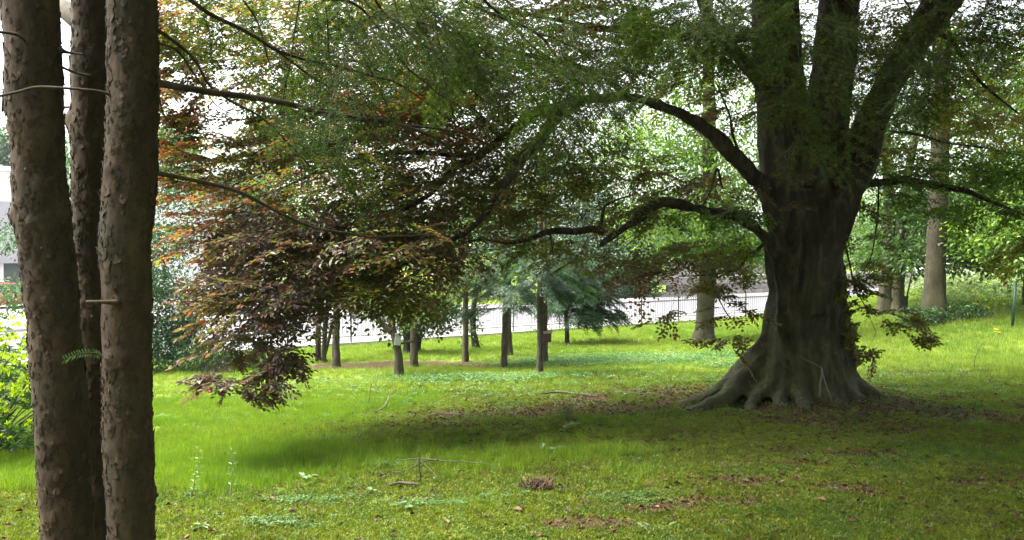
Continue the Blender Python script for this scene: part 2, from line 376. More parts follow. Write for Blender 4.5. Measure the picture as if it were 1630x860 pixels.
# ------------------------------------------------------------------ foliage kit
def norm(a): return a/(np.linalg.norm(a, axis=-1, keepdims=True)+1e-9)
def leaf_arrays(P, Dr, N, L, W, shape='hex', fold=.18, curl=.12):
    Dr = norm(Dr); N = norm(N-Dr*np.sum(N*Dr, -1, keepdims=True)); S = np.cross(N, Dr)
    L = np.broadcast_to(L, (len(P),))[:, None]; Wd = np.broadcast_to(W, (len(P),))[:, None]
    n = len(P); i = np.arange(n)[:, None]
    if shape == 'hex':
        pts = [P, P+Dr*L*.28+S*Wd*.42+N*Wd*fold, P+Dr*L*.68+S*Wd*.40+N*(Wd*fold-L*curl*.4), P+Dr*L-N*L*curl,
               P+Dr*L*.68-S*Wd*.40+N*(Wd*fold-L*curl*.4), P+Dr*L*.28-S*Wd*.42+N*Wd*fold]
        V = np.stack(pts, 1).reshape(-1, 3); b = i*6
        return V, np.concatenate([b+np.array([[0, 1, 2, 3]]), b+np.array([[0, 3, 4, 5]])]), 6
    if shape == 'rhomb':
        pts = [P, P+Dr*L*.45+S*Wd*.5+N*Wd*fold, P+Dr*L-N*L*curl, P+Dr*L*.45-S*Wd*.5+N*Wd*fold]
        V = np.stack(pts, 1).reshape(-1, 3); return V, i*4+np.array([[0, 1, 2, 3]]), 4
    pts = [P-S*Wd*.5, P+S*Wd*.5, P+Dr*L]                         # needle: one triangle
    V = np.stack(pts, 1).reshape(-1, 3); return V, i*3+np.array([[0, 1, 2]]), 3
def beech_spray(seed, nside=6, per=10, L=.6):
    r = np.random.default_rng(seed); pos = []; dr = []; nm = []
    segs = [((0, 0), 0., L)]
    for k in range(nside):
        s = L*(.15+.7*k/nside); a = (1 if k % 2 else -1)*(.7+.25*r.random()); segs.append(((s, 0), a, L*(.55-.35*k/nside)*(.8+.4*r.random())))
    tw = []
    for (ox, oy), a, ln in segs:
        nl = max(3, int(per*ln/L*1.6)); bend = r.normal(0, .15)
        tw.append([(ox, oy, 0), (ox+math.cos(a)*ln*.5, oy+math.sin(a)*ln*.5, .015), (ox+math.cos(a+bend)*ln, oy+math.sin(a+bend)*ln, -.03*ln)])
        for j in range(nl):
            f = (j+.6)/nl; x = ox+math.cos(a+bend*f)*ln*f; y = oy+math.sin(a+bend*f)*ln*f
            sd = (1 if j % 2 else -1)*(.75+.3*r.random()) if j < nl-1 else r.normal(0, .2)
            pos.append((x, y, r.normal(0, .012)-.03*ln*f)); dr.append((math.cos(a+sd), math.sin(a+sd), r.normal(-.10, .16))); nm.append((r.normal(0, .2), r.normal(0, .2), 1))
    return np.array(pos), norm(np.array(dr)), norm(np.array(nm)), tw
def needle_spray(seed, nside=9, L=.5, nl=.022, step=.011):
    r = np.random.default_rng(seed); pos = []; dr = []; nm = []; tw = []
    segs = [((0, 0, 0), 0., L)]
    for k in range(nside):
        s = L*(.12+.78*k/nside); a = (1 if k % 2 else -1)*(.75+.2*r.random()); segs.append(((s, 0, 0), a, L*(.5-.36*k/nside)*(.75+.5*r.random())))
    for (ox, oy, oz), a, ln in segs:
        tw.append([(ox, oy, oz), (ox+math.cos(a)*ln*.5, oy+math.sin(a)*ln*.5, -.02*ln), (ox+math.cos(a)*ln, oy+math.sin(a)*ln, -.12*ln)])
        n = int(ln/step)
        for j in range(n):
            f = (j+.5)/n; x = ox+math.cos(a)*ln*f; y = oy+math.sin(a)*ln*f; z = oz-.12*ln*f*f
            for sgn in (-1, 1):
                q = a+sgn*(1.0+r.normal(0, .12)); pos.append((x, y, z)); dr.append((math.cos(q), math.sin(q), r.normal(-.05, .2))); nm.append((r.normal(0, .3), r.normal(0, .3), 1))
    return np.array(pos), norm(np.array(dr)), norm(np.array(nm)), tw
def frames(Dir, roll):
    """rotation matrices (n,3,3): columns x = Dir, z close to up, rolled"""
    x = norm(Dir); up = np.array([0, 0, 1.])+0*x; y = norm(np.cross(up, x)+1e-6); z = np.cross(x, y)
    c, s = np.cos(roll)[:, None], np.sin(roll)[:, None]; y2 = y*c+z*s; z2 = -y*s+z*c
    return np.stack([x, y2, z2], -1)
def sprays(mbL, mbT, templ, P, Dir, scale, L, W, colf, shape='hex', twig_r=.0016, keep=1., roll=.3):
    """many sprays of leaves into mbL, their twigs into mbT; colf(points)->colours"""
    P = np.asarray(P, float); Dir = np.asarray(Dir, float); n = len(P)
    R = frames(Dir, rng.normal(0, roll, n)); which = rng.integers(0, len(templ), n); scale = np.broadcast_to(scale, (n,))
    for k, (tp, td, tn, tw) in enumerate(templ):
        s = np.where(which == k)[0]
        if not len(s): continue
        Rs = R[s]; sc_ = scale[s]
        p = np.einsum('nij,mj->nmi', Rs, tp)*sc_[:, None, None]+P[s][:, None]
        p[..., 2] -= (.22*np.sum(tp[:, :2]**2, 1))[None]*sc_[:, None]
        d = np.einsum('nij,mj->nmi', Rs, td).reshape(-1, 3); nn = np.einsum('nij,mj->nmi', Rs, tn).reshape(-1, 3); p = p.reshape(-1, 3)
        if keep < 1: q = rng.random(len(p)) < keep; p, d, nn = p[q], d[q], nn[q]
        LL = L*rng.uniform(.7, 1.25, len(p)); V, F, kk = leaf_arrays(p, d, nn, LL, LL*W/L, shape)
        c = np.repeat(colf(p), kk, 0)
        if F.shape[1] == 4: mbL.add(V, Q=F, C=c)
        else: mbL.add(V, T=F, C=c)
        if mbT is not None:
            for q, path in enumerate(tw):
                path = np.array(path, float); path = path if q == 0 else path[::2]; V0, Q0, _ = tube(path, np.linspace(twig_r*(1.6 if q == 0 else 1), twig_r*.5, len(path)), 3, False)
                vv = np.einsum('nij,mj->nmi', Rs, V0)*sc_[:, None, None]+P[s][:, None]
                vv[..., 2] -= (.22*np.sum(V0[:, :2]**2, 1))[None]*sc_[:, None]
                off = np.arange(len(s))[:, None, None]*len(V0); mbT.add(vv.reshape(-1, 3), Q=(Q0[None]+off).reshape(-1, 4))
def in_blob(n, c, r, hollow=.0):
    d = norm(rng.normal(size=(n, 3))); rad = rng.random(n)**(1/3.)
    if hollow: rad = hollow+(1-hollow)*rad
    return np.array(tuple(c))+d*rad[:, None]*np.array(r)
def grow(mb, nodes, targets, r0=.004, k=.055, sag=.1, sides=5, C=None, maxr=.05):
    """joins each target to the nearest point already on the tree with a bent twig; returns direction at each target"""
    nodes = [np.array(tuple(p), float) for p in nodes]; N = np.zeros((len(nodes)+len(targets)*4, 3)); n = len(nodes); N[:n] = nodes
    T = np.asarray(targets, float); d0 = np.array([np.min(np.sum((N[:n]-t_)**2, 1)) for t_ in T]); order = np.argsort(d0); dirs = np.zeros_like(T)
    for i in order:
        t_ = T[i]; d = np.sum((N[:n]-t_)**2, 1); j = int(np.argmin(d)); a = N[j].copy(); ln = math.sqrt(d[j])+1e-4
        mid = (a+t_)/2+rng.normal(0, .10, 3)*ln*.6+np.array([0, 0, sag*ln]); m1 = a*.45+mid*.55+rng.normal(0, .03, 3)*ln; m2 = mid*.5+t_*.5+np.array([0, 0, sag*.4*ln])
        r = min(maxr, r0+k*.12*ln)
        mb.tube([a, m1, mid, m2, t_], [r, r*.85, r*.7, r*.55, r0*.6], sides, C, False)
        N[n:n+4] = [m1, mid, m2, t_]; n += 4; dirs[i] = t_-mid
    return norm(dirs)
def pal(cols, wts, jit=.22):
    cols = np.array(cols); wts = np.array(wts, float)/sum(wts)
    def f(p):
        k = rng.choice(len(cols), len(p), p=wts); c = cols[k]*rng.uniform(1-jit, 1+jit, (len(p), 1))*rng.uniform(.92, 1.08, (len(p), 3)); return np.clip(c, 0, 1)
    return f

# ------------------------------------------------------------------ the three scaly conifer stems beside the camera
def stem(pts, sides=104, step=.0135, knots=(), seed=0, namp=1.):
    """pts: (px, py, Y, radius px) -> displaced trunk tube"""
    C = [at(a, b, c) for a, b, c, r in pts]; R = [r*c/FPX for a, b, c, r in pts]
    ln = sum((C[i+1]-C[i]).length for i in range(len(C)-1)); n = max(4, int(ln/step/(len(C)-1)))
    P, R = curve(C, R, n); V, Q, T = tube(P, R, sides)
    Pc = np.concatenate([np.repeat(P, sides, 0), P[:1], P[-1:]]); out = norm(V-Pc)
    q = V*np.array([1, 1, .6])
    d = .006*vnoise(V*6+seed)+.008*vnoise(V*2.4+seed)
    cell = vnoise(q*24+seed+.8*vnoise(q*9+3)[:, None]); cell2 = vnoise(q*55+seed)
    d = d+namp*(.0014*np.sign(cell)*np.abs(cell)**.4+.0016*cell2)
    for (kx, ky, kY, kr, kh) in knots:
        c = np.array(at(kx, ky, kY)); dist = np.linalg.norm(V-c, axis=1); d = d+kh*np.exp(-(dist/kr)**2)
    d[-2:] = 0
    return V+out*d[:, None], Q, T, P
def stem_tree(label, pts, knots, seed, group='three conifer stems growing from one spot'):
    base = at(*pts[-1][:3]); base.z = gz(base.x, base.y)
    e = empty('conifer_tree', base, label, 'tree', group)
    V, Q, T, P = stem(pts, knots=knots, seed=seed)
    mb = MB(); mb.add(V, Q, T); tr_ = link('trunk', mb.mesh('trunk', M['flaky'], True), e)
    S = 104; n = (len(V)-2)//S; G = V[:-2].reshape(n, S, 3)
    zt = G[:, 0, 2]; rows = np.where((zt > -.3) & (zt < 3.2))[0]
    for mat, cnt in ((M['flaky'], 1300), (M['flake'], 330)):
        mb = MB(); ki = rng.choice(rows[2:-2], cnt); ji = rng.integers(0, S, cnt)
        for k, j in zip(ki, ji):
            c = G[k, j]; N_ = norm(c-P[k]); T_ = norm(G[k+1, j]-G[k-1, j]); C_ = norm(np.cross(T_, N_)); Rr = np.linalg.norm(c-P[k])
            m_ = 7; a = np.arange(m_)*2*PI/m_+rng.random(); sz = rng.uniform(.005, .016)*(1+.5*(rng.random() < .15)); rad = sz*rng.uniform(.6, 1.25, m_); x = np.cos(a)*rad; y = np.sin(a)*rad*1.35
            th = rng.random()*2*PI if rng.random() < .4 else rng.normal(-PI/2, .7); e_ = (x*math.cos(th)+y*math.sin(th))/sz; lift = .0018+  .0032*np.clip(e_+.4, 0, 2)**1.5*rng.uniform(.3, 1.)
            pts = c+C_*x[:, None]+T_*y[:, None]+N_*(lift-x*x/(2*Rr))[:, None]; mid = c+N_*.0035
            und = pts-N_*.0022
            mb.add(np.concatenate([pts, [mid], und]), T=[[m_, q, (q+1) % m_] for q in range(m_)], Q=[[q, q+m_+1, (q+1) % m_+m_+1, (q+1) % m_] for q in range(m_)])
        o = mb.obj('bark_flakes', mat, tr_); o.matrix_parent_inverse = Matrix(); o['kind'] = 'stuff'
    return e, P
Y1, Y2, Y3 = 3.2, 3.55, 3.1
c1, P1 = stem_tree('scaly brown conifer trunk nearest the yellow-green bush, first of the three stems',
    [(20, -700, Y1, 34), (42, -300, Y1, 38), (48, 0, Y1, 39), (58, 200, Y1, 38.5), (66, 330, Y1, 40), (77, 430, Y1, 39), (90, 560, Y1, 38.5), (100, 700, Y1, 38), (108, 860, Y1, 40), (116, 1110, Y1, 46)],
    [(36, 548, Y1-.02, .035, .022), (26, 345, Y1-.03, .04, .020), (113, 352, Y1-.02, .045, .022), (14, 168, Y1-.02, .045, .016), (92, 330, Y1-.12, .03, .014), (45, 355, Y1-.11, .03, .010), (100, 75, Y1-.02, .05, .012)], 1.)
c2, P2 = stem_tree('darkest of the three conifer trunks, set back between the other two',
    [(152, -700, Y2, 24), (150, -300, Y2, 27), (149, 0, Y2, 29), (148, 150, Y2, 30), (145, 300, Y2, 28.5), (147, 430, Y2, 26), (150, 560, Y2, 25), (154, 700, Y2, 25), (158, 860, Y2, 26), (160, 1010, Y2, 29)],
    [(112, 190, Y2, .055, .040), (125, 215, Y2-.02, .04, .012)], 5.)
c3, P3 = stem_tree('scaly conifer trunk with a ring-shaped knot scar, on the lawn side of the three',
    [(222, -700, Y3, 30), (214, -300, Y3, 34), (211, 0, Y3, 36), (211, 130, Y3, 36), (208, 270, Y3, 37), (201, 430, Y3, 36.5), (204, 600, Y3, 36), (206, 700, Y3, 36), (207, 860, Y3, 36), (206, 1140, Y3, 43)],
    [(246, 738, Y3-.01, .035, .016), (248, 795, Y3-.01, .045, .018), (178, 268, Y3-.07, .03, .012), (244, 190, Y3, .03, .006), (184, 482, Y3-.1, .016, .012), (168, 575, Y3-.09, .02, .008)], 9.)
# ring scar on the third stem
mb = MB(); c = at(174, 268, Y3-.078); ax1 = Vector((.75, -.55, 0)).normalized(); ring = []
nrm_ = Vector((-.55, -.83, 0)).normalized(); tx = Vector((0, 0, 1)).cross(nrm_).normalized()
ring = [c+tx*math.cos(a)*.020+Vector((0, 0, 1))*math.sin(a)*.034+nrm_*.004 for a in np.linspace(.3, 2*PI-.1, 22)]
mb.tube(ring, [.004+.0015*math.sin(i) for i in range(22)], 8); mb.obj('knot_ring', M['flaky'], c3, True)
# broken stub between stems 2 and 3, dead pegs, the thick pale limb behind
def twigs(parent, name, lst, mat, sides=8, smooth=True):
    mb = MB()
    for pts in lst: P, R = pxcurve(pts); mb.tube(P, R, sides)
    return mb.obj(name, mat, parent, smooth)
twigs(c3, 'branch_stub', [[(188, 482, Y3-.10, .012), (165, 481, Y3-.13, .008), (137, 481, Y3-.15, .007)]], M['flaky'])
twigs(c3, 'branch', [[(182, 155, Y3-.06, .0075), (160, 146, 3.0, .0055), (110, 141, 2.96, .0055), (60, 139, 2.95, .0055), (30, 146, 2.95, .0055), (-30, 160, 2.97, .005)]], M['darkbark'])
twigs(c1, 'branch', [[(44, 68, Y1-.08, .007), (25, 55, 3.05, .006), (-5, 50, 3., .0055), (-60, 35, 2.95, .005)]], M['darkbark'])
twigs(c1, 'branch', [[(95, 80, Y1, .014), (110, 84, Y1+.1, .006), (140, 88, Y1+.3, .003)]], M['darkbark'])
twigs(c1, 'branch', [[(94, 105, Y1, .006), (120, 116, 3.3, .005), (150, 122, 3.5, .005)]], M['darkbark'])
twigs(c2, 'branch', [[(60, 172, 3.7, .005), (100, 171, 3.6, .006), (124, 170, 3.5, .007)]], M['darkbark'])
twigs(c2, 'limb', [[(150, 60, Y2+.1, .05), (120, 28, Y2+.2, .05), (90, 10, Y2+.4, .045), (40, 4, Y2+.7, .04), (-80, -30, Y2+1.1, .03)]], M['bark'], 16)

# long bare branches and overhead sprays of the third stem
nsT = [needle_spray(s, 9, .5, step=.0125) for s in range(5)]
conB = [
 [(240, 130, Y3, .017), (330, 148, 3.25, .015), (420, 160, 3.4, .014), (520, 181, 3.6, .0135), (600, 190, 3.75, .012), (640, 202, 3.85, .010), (700, 225, 4., .008), (735, 262, 4.15, .006), (760, 290, 4.3, .003)],
 [(640, 202, 3.85, .007), (720, 210, 4.1, .006), (790, 240, 4.4, .004), (850, 300, 4.7, .002)],
 [(236, 274, Y3, .011), (320, 289, 3.25, .009), (370, 303, 3.3, .0085), (420, 326, 3.4, .008), (480, 357, 3.5, .0075), (540, 371, 3.6, .006), (600, 378, 3.7, .005), (650, 376, 3.8, .004), (700, 366, 3.9, .002)],
 [(243, 42, Y3, .008), (270, 60, 3.2, .0075), (310, 95, 3.3, .007), (335, 140, 3.35, .006), (370, 163, 3.4, .006), (420, 190, 3.5, .005), (470, 240, 3.6, .004), (520, 290, 3.7, .002)],
 [(243, 66, Y3, .005), (280, 80, 3.2, .005), (310, 120, 3.3, .004), (340, 165, 3.4, .003), (375, 185, 3.5, .002)],
 [(220, -60, Y3, .011), (320, 15, 3.3, .010), (400, 55, 3.5, .009), (440, 80, 3.6, .008), (500, 100, 3.8, .007), (580, 116, 4., .006), (650, 145, 4.2, .004), (700, 180, 4.4, .002)],
 [(440, 80, 3.6, .006), (500, 125, 3.75, .005), (560, 160, 3.9, .003), (600, 175, 4., .002)],
 [(240, 95, Y3, .005), (255, 130, 3.1, .004), (262, 190, 3.1, .0035), (290, 215, 3.2, .003), (340, 222, 3.3, .002)],
 [(350, -60, 3.5, .005), (400, 20, 3.6, .0045), (420, 70, 3.6, .004), (432, 110, 3.65, .002)],
 [(380, -50, 3.3, .007), (470, -10, 3.6, .007), (560, 5, 3.9, .007), (600, 40, 4.1, .006), (640, 95, 4.3, .006), (700, 150, 4.5, .005), (760, 190, 4.7, .003)],
 [(516, 10, 3.9, .005), (523, 60, 3.95, .005), (528, 120, 4., .0045), (536, 180, 4., .002)],
 [(560, -80, 4., .009), (600, 0, 4.2, .008), (660, 60, 4.4, .007), (720, 110, 4.6, .006), (770, 160, 4.8, .005), (830, 185, 5., .003)],
 [(690, -60, 4., .004), (693, 30, 4.1, .004), (700, 90, 4.15, .0035), (712, 150, 4.2, .003), (730, 230, 4.3, .002)],
 [(640, -60, 4.4, .011), (740, 0, 4.7, .011), (850, 50, 5., .010), (880, 85, 5.1, .009), (910, 115, 5.2, .005)],
 [(730, -40, 4.4, .010), (800, 25, 4.7, .010), (850, 75, 4.9, .009), (900, 115, 5.1, .008), (950, 155, 5.3, .005), (1000, 200, 5.6, .002)],
 [(850, 50, 5., .007), (920, 80, 5.3, .006), (970, 120, 5.5, .004), (1010, 160, 5.7, .002)],
 [(1110, -60, 4.6, .005), (1118, 20, 4.7, .005), (1108, 80, 4.75, .0045), (1098, 150, 4.8, .002)],
 [(1020, -80, 4.4, .008), (1140, 0, 4.8, .008), (1180, 30, 5., .006), (1240, 70, 5.2, .004), (1300, 130, 5.4, .002)],
 [(1240, -60, 4.8, .006), (1265, 40, 5., .005), (1272, 110, 5.1, .004), (1262, 160, 5.1, .002)],
 [(1360, -60, 5., .008), (1440, 0, 5.2, .007), (1450, 60, 5.3, .005), (1466, 100, 5.4, .004), (1470, 125, 5.5, .002)],
 [(1600, -60, 5., .007), (1565, 20, 5., .006), (1540, 60, 5.1, .005), (1490, 90, 5.3, .003)],
 [(620, -30, 3.9, .004), (640, 50, 4., .0035), (650, 130, 4.05, .003), (640, 190, 4.1, .0015)],
 [(480, -40, 3.4, .004), (470, 60, 3.5, .003), (455, 140, 3.6, .003), (435, 215, 3.7, .0015)],
]
mb = MB(); nodes = []
for b in conB:
    P, R = pxcurve(b, 7); P = P+np.stack([vnoise(P*7+k) for k in (0, 5, 9)], -1)*.012; mb.tube(P, R, 7); nodes.append((P, R))
# carrying limbs overhead, joining the pieces above to the stem
for a, b in (((222, -700, Y3), (560, -80, 4.)), ((222, -620, Y3), (730, -40, 4.4)), ((222, -700, Y3), (1110, -60, 4.6)), ((222, -500, Y3), (380, -50, 3.3)), ((222, -560, Y3), (1360, -60, 5.)), ((222, -640, Y3), (1600, -60, 5.)), ((222, -600, Y3), (1020, -80, 4.4)), ((222, -450, Y3), (480, -40, 3.4)), ((222, -600, Y3), (1240, -60, 4.8))):
    A, B = at(*a), at(*b); mid = (A+B)/2+Vector((0, 0, .35)); P, R = curve([A, mid, B], [.03, .018, .008], 10); mb.tube(P, R, 7)
o = mb.obj('branch', M['darkbark'], c3, True); 
# sprays hang from the branches in overlapping fans
regions = [  # px, py, half w, half h, Y, n
 (610, 20, 170, 45, 3.9, 40), (520, 80, 80, 45, 3.8, 12), (545, 140, 50, 55, 3.9, 13), (540, 225, 40, 30, 4., 5), (740, 50, 150, 50, 4.5, 60), (790, 100, 110, 35, 4.8, 20), (900, 170, 100, 35, 5.3, 28),
 (930, 120, 110, 55, 5.1, 52), (940, 225, 65, 30, 5.3, 16), (1100, 50, 120, 60, 4.9, 44), (1180, 20, 160, 40, 4.9, 44), (1270, 130, 70, 60, 5.1, 22), (1290, 215, 45, 45, 5.2, 9), (1420, 40, 120, 60, 5.3, 44), (1460, 120, 70, 60, 5.5, 26), (1560, 30, 80, 50, 5.2, 26),
 (340, 0, 60, 25, 3.4, 4), (430, 190, 50, 50, 3.6, 3), (680, 140, 80, 35, 4.4, 5), (1010, 20, 90, 30, 4.8, 26), (620, -20, 260, 45, 4.1, 34), (1000, -30, 420, 45, 4.7, 44)]
NP = np.concatenate([p for p, r in nodes]); NP = NP[3:]
Pc, Dc = [], []
for (px, py, hw, hh, Yc, n) in regions:
    for _ in range(int(n*.66)):
        a = rng.normal(0, .5, 2).clip(-1.1, 1.1); q = at(px+a[0]*hw, py+a[1]*hh, Yc+rng.normal(0, .35)); Pc.append(tuple(q))
Pc = np.array(Pc)
mbb = MB(); Dg = grow(mbb, NP[::2], Pc, .0014, .018, -.05, 4, maxr=.004)
mbb.obj('twig', M['darkbark'], c3, True).__setitem__('kind', 'stuff')
Dc = Dg*.8+rng.normal(0, .4, Dg.shape); Dc[:, 2] = -np.abs(Dc[:, 2])*.6-.25
mbL, mbT = MB(), MB()
nf = pal([(.024, .044, .014), (.036, .060, .016), (.018, .032, .014), (.055, .075, .015), (.09, .075, .02)], [4, 3, 3, 1.4, .4])
sprays(mbL, mbT, nsT, Pc, Dc, rng.uniform(.6, 1.15, len(Pc)),   .027, .0068, nf, 'needle', .0013)
mbL.obj('foliage', M['needle'], c3, col=True).__setitem__('kind', 'stuff'); mbT.obj('twig', M['darkbark'], c3).__setitem__('kind', 'stuff')
# little living shoot across the gap between stem 1 and 3
mbL, mbT = MB(), MB(); P, R = pxcurve([(172, 572, Y3-.1, .004), (155, 563, 3.0, .003), (130, 563, 2.95, .0025), (104, 573, 2.9, .001)]); mbT.tube(P, R, 6)
for p in P[4:]:
    for s_ in (-1, 1):
        for z_ in (0, .5):
            V, F, k = leaf_arrays(p[None], np.array([[-.5, -.1, s_*.8+z_*.4+rng.normal(0, .2)]]), np.array([[0, -1, 0.]]), .022, .0035, 'rhomb', 0); mbL.add(V, F, C=(.07, .13, .05))
mbL.obj('shoot', M['needle'], c3, col=True); mbT.obj('twig', M['darkbark'], c3)
# crown high above the stems (out of the picture, it shades the ground)
mbL = MB(); Pc = np.concatenate([in_blob(150, (-2.2, 3.4, 7.5), (1.6, 1.6, 2.4)), in_blob(90, (1.5, 3.6, 5.2), (3.4, 1.0, .5))]); sprays(mbL, None, nsT, Pc, rng.normal(0, 1, (len(Pc), 3))*[1, 1, .3]-[0, 0, .3], 1.7, .05, .012, nf, 'needle', keep=.3)
mbL.obj('crown', M['needle'], c3, col=True).__setitem__('kind', 'stuff')

# ------------------------------------------------------------------ the great beech
BY = 11.
bb = gat(1288, 640); beech = empty('beech_tree', (bb.x, BY, gz(bb.x, BY)), 'massive old copper beech with several stems and spreading roots, bronze leaves hanging to the lawn', 'tree')
K = BY/FPX
raw = MB()
def limb(pts, n=8, sides=16, rpx=True):
    C = [at(a, b, c) for a, b, c, r in pts]; R = [r*(c/FPX if rpx else 1) for a, b, c, r in pts]
    P, R = curve(C, R, n); raw.tube(P, R, sides); return P, R
skel = []
limb([(1285, 690, BY, 120), (1284, 640, BY, 98), (1284, 600, BY, 72), (1284, 550, BY, 62), (1284, 500, BY, 55), (1284, 450, BY, 53), (1284, 400, BY, 52), (1285, 350, BY, 50), (1283, 300, BY, 46), (1280, 255, BY, 36)], sides=32)
skel.append(limb([(1262, 360, BY, 42), (1254, 270, BY, 42), (1243, 170, BY, 39), (1236, 70, BY, 36), (1232, -60, BY, 34), (1225, -300, BY, 28), (1180, -650, BY-.3, 18), (1120, -1000, BY-.5, 8)]))
skel.append(limb([(1296, 370, BY+.1, 42), (1304, 280, BY+.1, 40), (1316, 190, BY+.1, 35), (1328, 90, BY+.1, 33), (1336, 0, BY+.15, 31), (1350, -200, BY+.2, 27), (1380, -550, BY+.5, 16), (1400, -900, BY+.7, 6)]))
skel.append(limb([(1300, 500, BY-.42, 20), (1307, 440, BY-.52, 21), (1322, 390, BY-.48, 19), (1342, 335, BY-.42, 19), (1368, 275, BY-.4, 20), (1390, 205, BY-.35, 18), (1424, 130, BY-.3, 16), (1468, 66, BY-.25, 14), (1530, -20, BY-.2, 15), (1640, -160, BY, 12), (1800, -330, BY, 7)]))
skel.append(limb([(1310, 400, BY+.2, 30), (1338, 320, BY+.2, 29), (1364, 245, BY+.2, 25), (1394, 170, BY+.25, 21), (1430, 90, BY+.3, 16), (1470, 20, BY+.4, 13), (1540, -120, BY+.6, 12), (1620, -400, BY+1, 6)]))
skel.append(limb([(1262, 400, BY, 34), (1245, 335, BY-.1, 26), (1218, 300, BY-.2, 15), (1192, 270, BY-.3, 12.5), (1160, 240, BY-.4, 12), (1120, 202, BY-.5, 11), (1070, 176, BY-.6, 9.5), (1015, 158, BY-.7, 8.5), (960, 156, BY-.9, 8), (905, 162, BY-1.1, 7)]))
skel.append(limb([(1262, 450, BY-.1, 34), (1240, 405, BY-.25, 23), (1218, 376, BY-.4, 14), (1190, 354, BY-.5, 11), (1155, 341, BY-.6, 9.5), (1120, 335, BY-.7, 8.5), (1080, 325, BY-.75, 8), (1050, 322, BY-.8, 8.5), (1018, 346, BY-.9, 8), (985, 370, BY-1., 6), (964, 384, BY-1.05, 5), (956, 391, BY-1.08, 3.5), (953, 398, BY-1.09, 1.5)], n=6))
limb([(1345, 300, BY+.1, 20), (1372, 292, BY+.1, 9), (1400, 290, BY+.1, 6), (1420, 288, BY+.1, 6)])
# swellings between stems
for (a, b, c, r) in ((1258, 430, BY-.18, 26), (1290, 300, BY-.15, 36), (1308, 520, BY-.15, 32), (1250, 520, BY-.15, 30), (1325, 560, BY-.1, 30)):
    limb([(a, b+60, c, r*.8), (a, b, c, r), (a+4, b-70, c+.04, r*.6), (a+10, b-140, c+.12, r*.2)], 6)
limb([(1232, 680, BY-.15, 46), (1240, 620, BY-.12, 40), (1252, 560, BY-.08, 24)], 4)
# buttress roots: angle, length, start height, thickness
for ang, ln, hh, th in ((181, 2.3, .72, .17), (158, 1.7, .6, .15), (203, 2.75, .66, .16), (224, 1.9, .58, .15), (243, 1.5, .46, .13), (259, 1.7, .46, .12), (274, 1.25, .36, .11), (290, 1.6, .46, .12), (305, 1.3, .42, .13), (322, 1.75, .55, .14), (342, 2.1, .64, .15), (0, 1.9, .74, .17), (30, 1.6, .5, .15), (75, 1.5, .5, .14), (120, 1.6, .5, .15)):
    a = math.radians(ang); bx, by = bb.x, BY; P = []
    wob = rng.normal(0, .16, 6)
    for q, f in enumerate((0, .12, .25, .42, .65, .85, 1.)):
        rr = max(0., .22+f*ln*.92-(.2 if q == 0 else 0)); aa = a+wob[min(q, 5)]*f; x, y = bx+rr*math.cos(aa), by+rr*math.sin(aa)
        z = gz(x, y)+hh*math.exp(-f*4.6)*1.25-th*.35*f-.17*f**2-.03
        P.append((x, y, z))
    Pp, Rr = curve(P, [th*1.25, th*1.1, th*.95, th*.78, th*.6, th*.45, th*.25], 6); raw.tube(Pp, Rr, 10)
rm = raw.mesh('raw', M['beech']); ro = bpy.data.objects.new('raw', rm); COL.objects.link(ro)
md = ro.modifiers.new('r', 'REMESH'); md.mode = 'VOXEL'; md.voxel_size = .033
ms_ = ro.modifiers.new('s', 'SMOOTH'); ms_.factor = .6; ms_.iterations = 8
dg = bpy.context.evaluated_depsgraph_get(); ev = ro.evaluated_get(dg); tm = bpy.data.meshes.new_from_object(ev)
bpy.data.objects.remove(ro); tm.materials.clear(); tm.materials.append(M['beech']); tm.name = 'trunk'
nv = len(tm.vertices); V = np.zeros(nv*3, np.float32); tm.vertices.foreach_get('co', V); V = V.reshape(-1, 3).astype(float)
Nn = np.zeros(nv*3, np.float32); tm.vertices.foreach_get('normal', Nn); Nn = Nn.reshape(-1, 3)
ang = np.arctan2(V[:, 1]-BY, V[:, 0]-bb.x); hz = V[:, 2]
rad_ = np.hypot(V[:, 0]-bb.x, V[:, 1]-BY)
flute = (1-1.6*np.abs(np.sin(ang*4.5+.5*hz*.5+1.1*n2(V[:, 0]*0+hz, ang*.8, .9, 4.))))*.042*(1-sm(hz, 1.6, 3.2))*(1-sm(rad_, 1., 1.4))+.02*np.sin(ang*4+1.3)*(1-sm(hz, 2, 3.5))
d = flute+.026*vnoise(V*np.array([4, 4, 1.6]))+.017*vnoise(V*np.array([11, 11, 5]))+.009*vnoise(V*np.array([24, 24, 12]))
# deep seam down the middle-right of the bole
seam = np.exp(-((ang-math.atan2(-1, .17))/.09)**2)*(1-sm(hz, 1.6, 2.4))*(rad_ < 1.)
d = d-.07*seam
V = V+Nn*d[:, None]; tm.vertices.foreach_set('co', V.astype(np.float32).ravel()); tm.polygons.foreach_set('use_smooth', [True]*len(tm.polygons)); tm.update()
link('trunk', tm, beech)
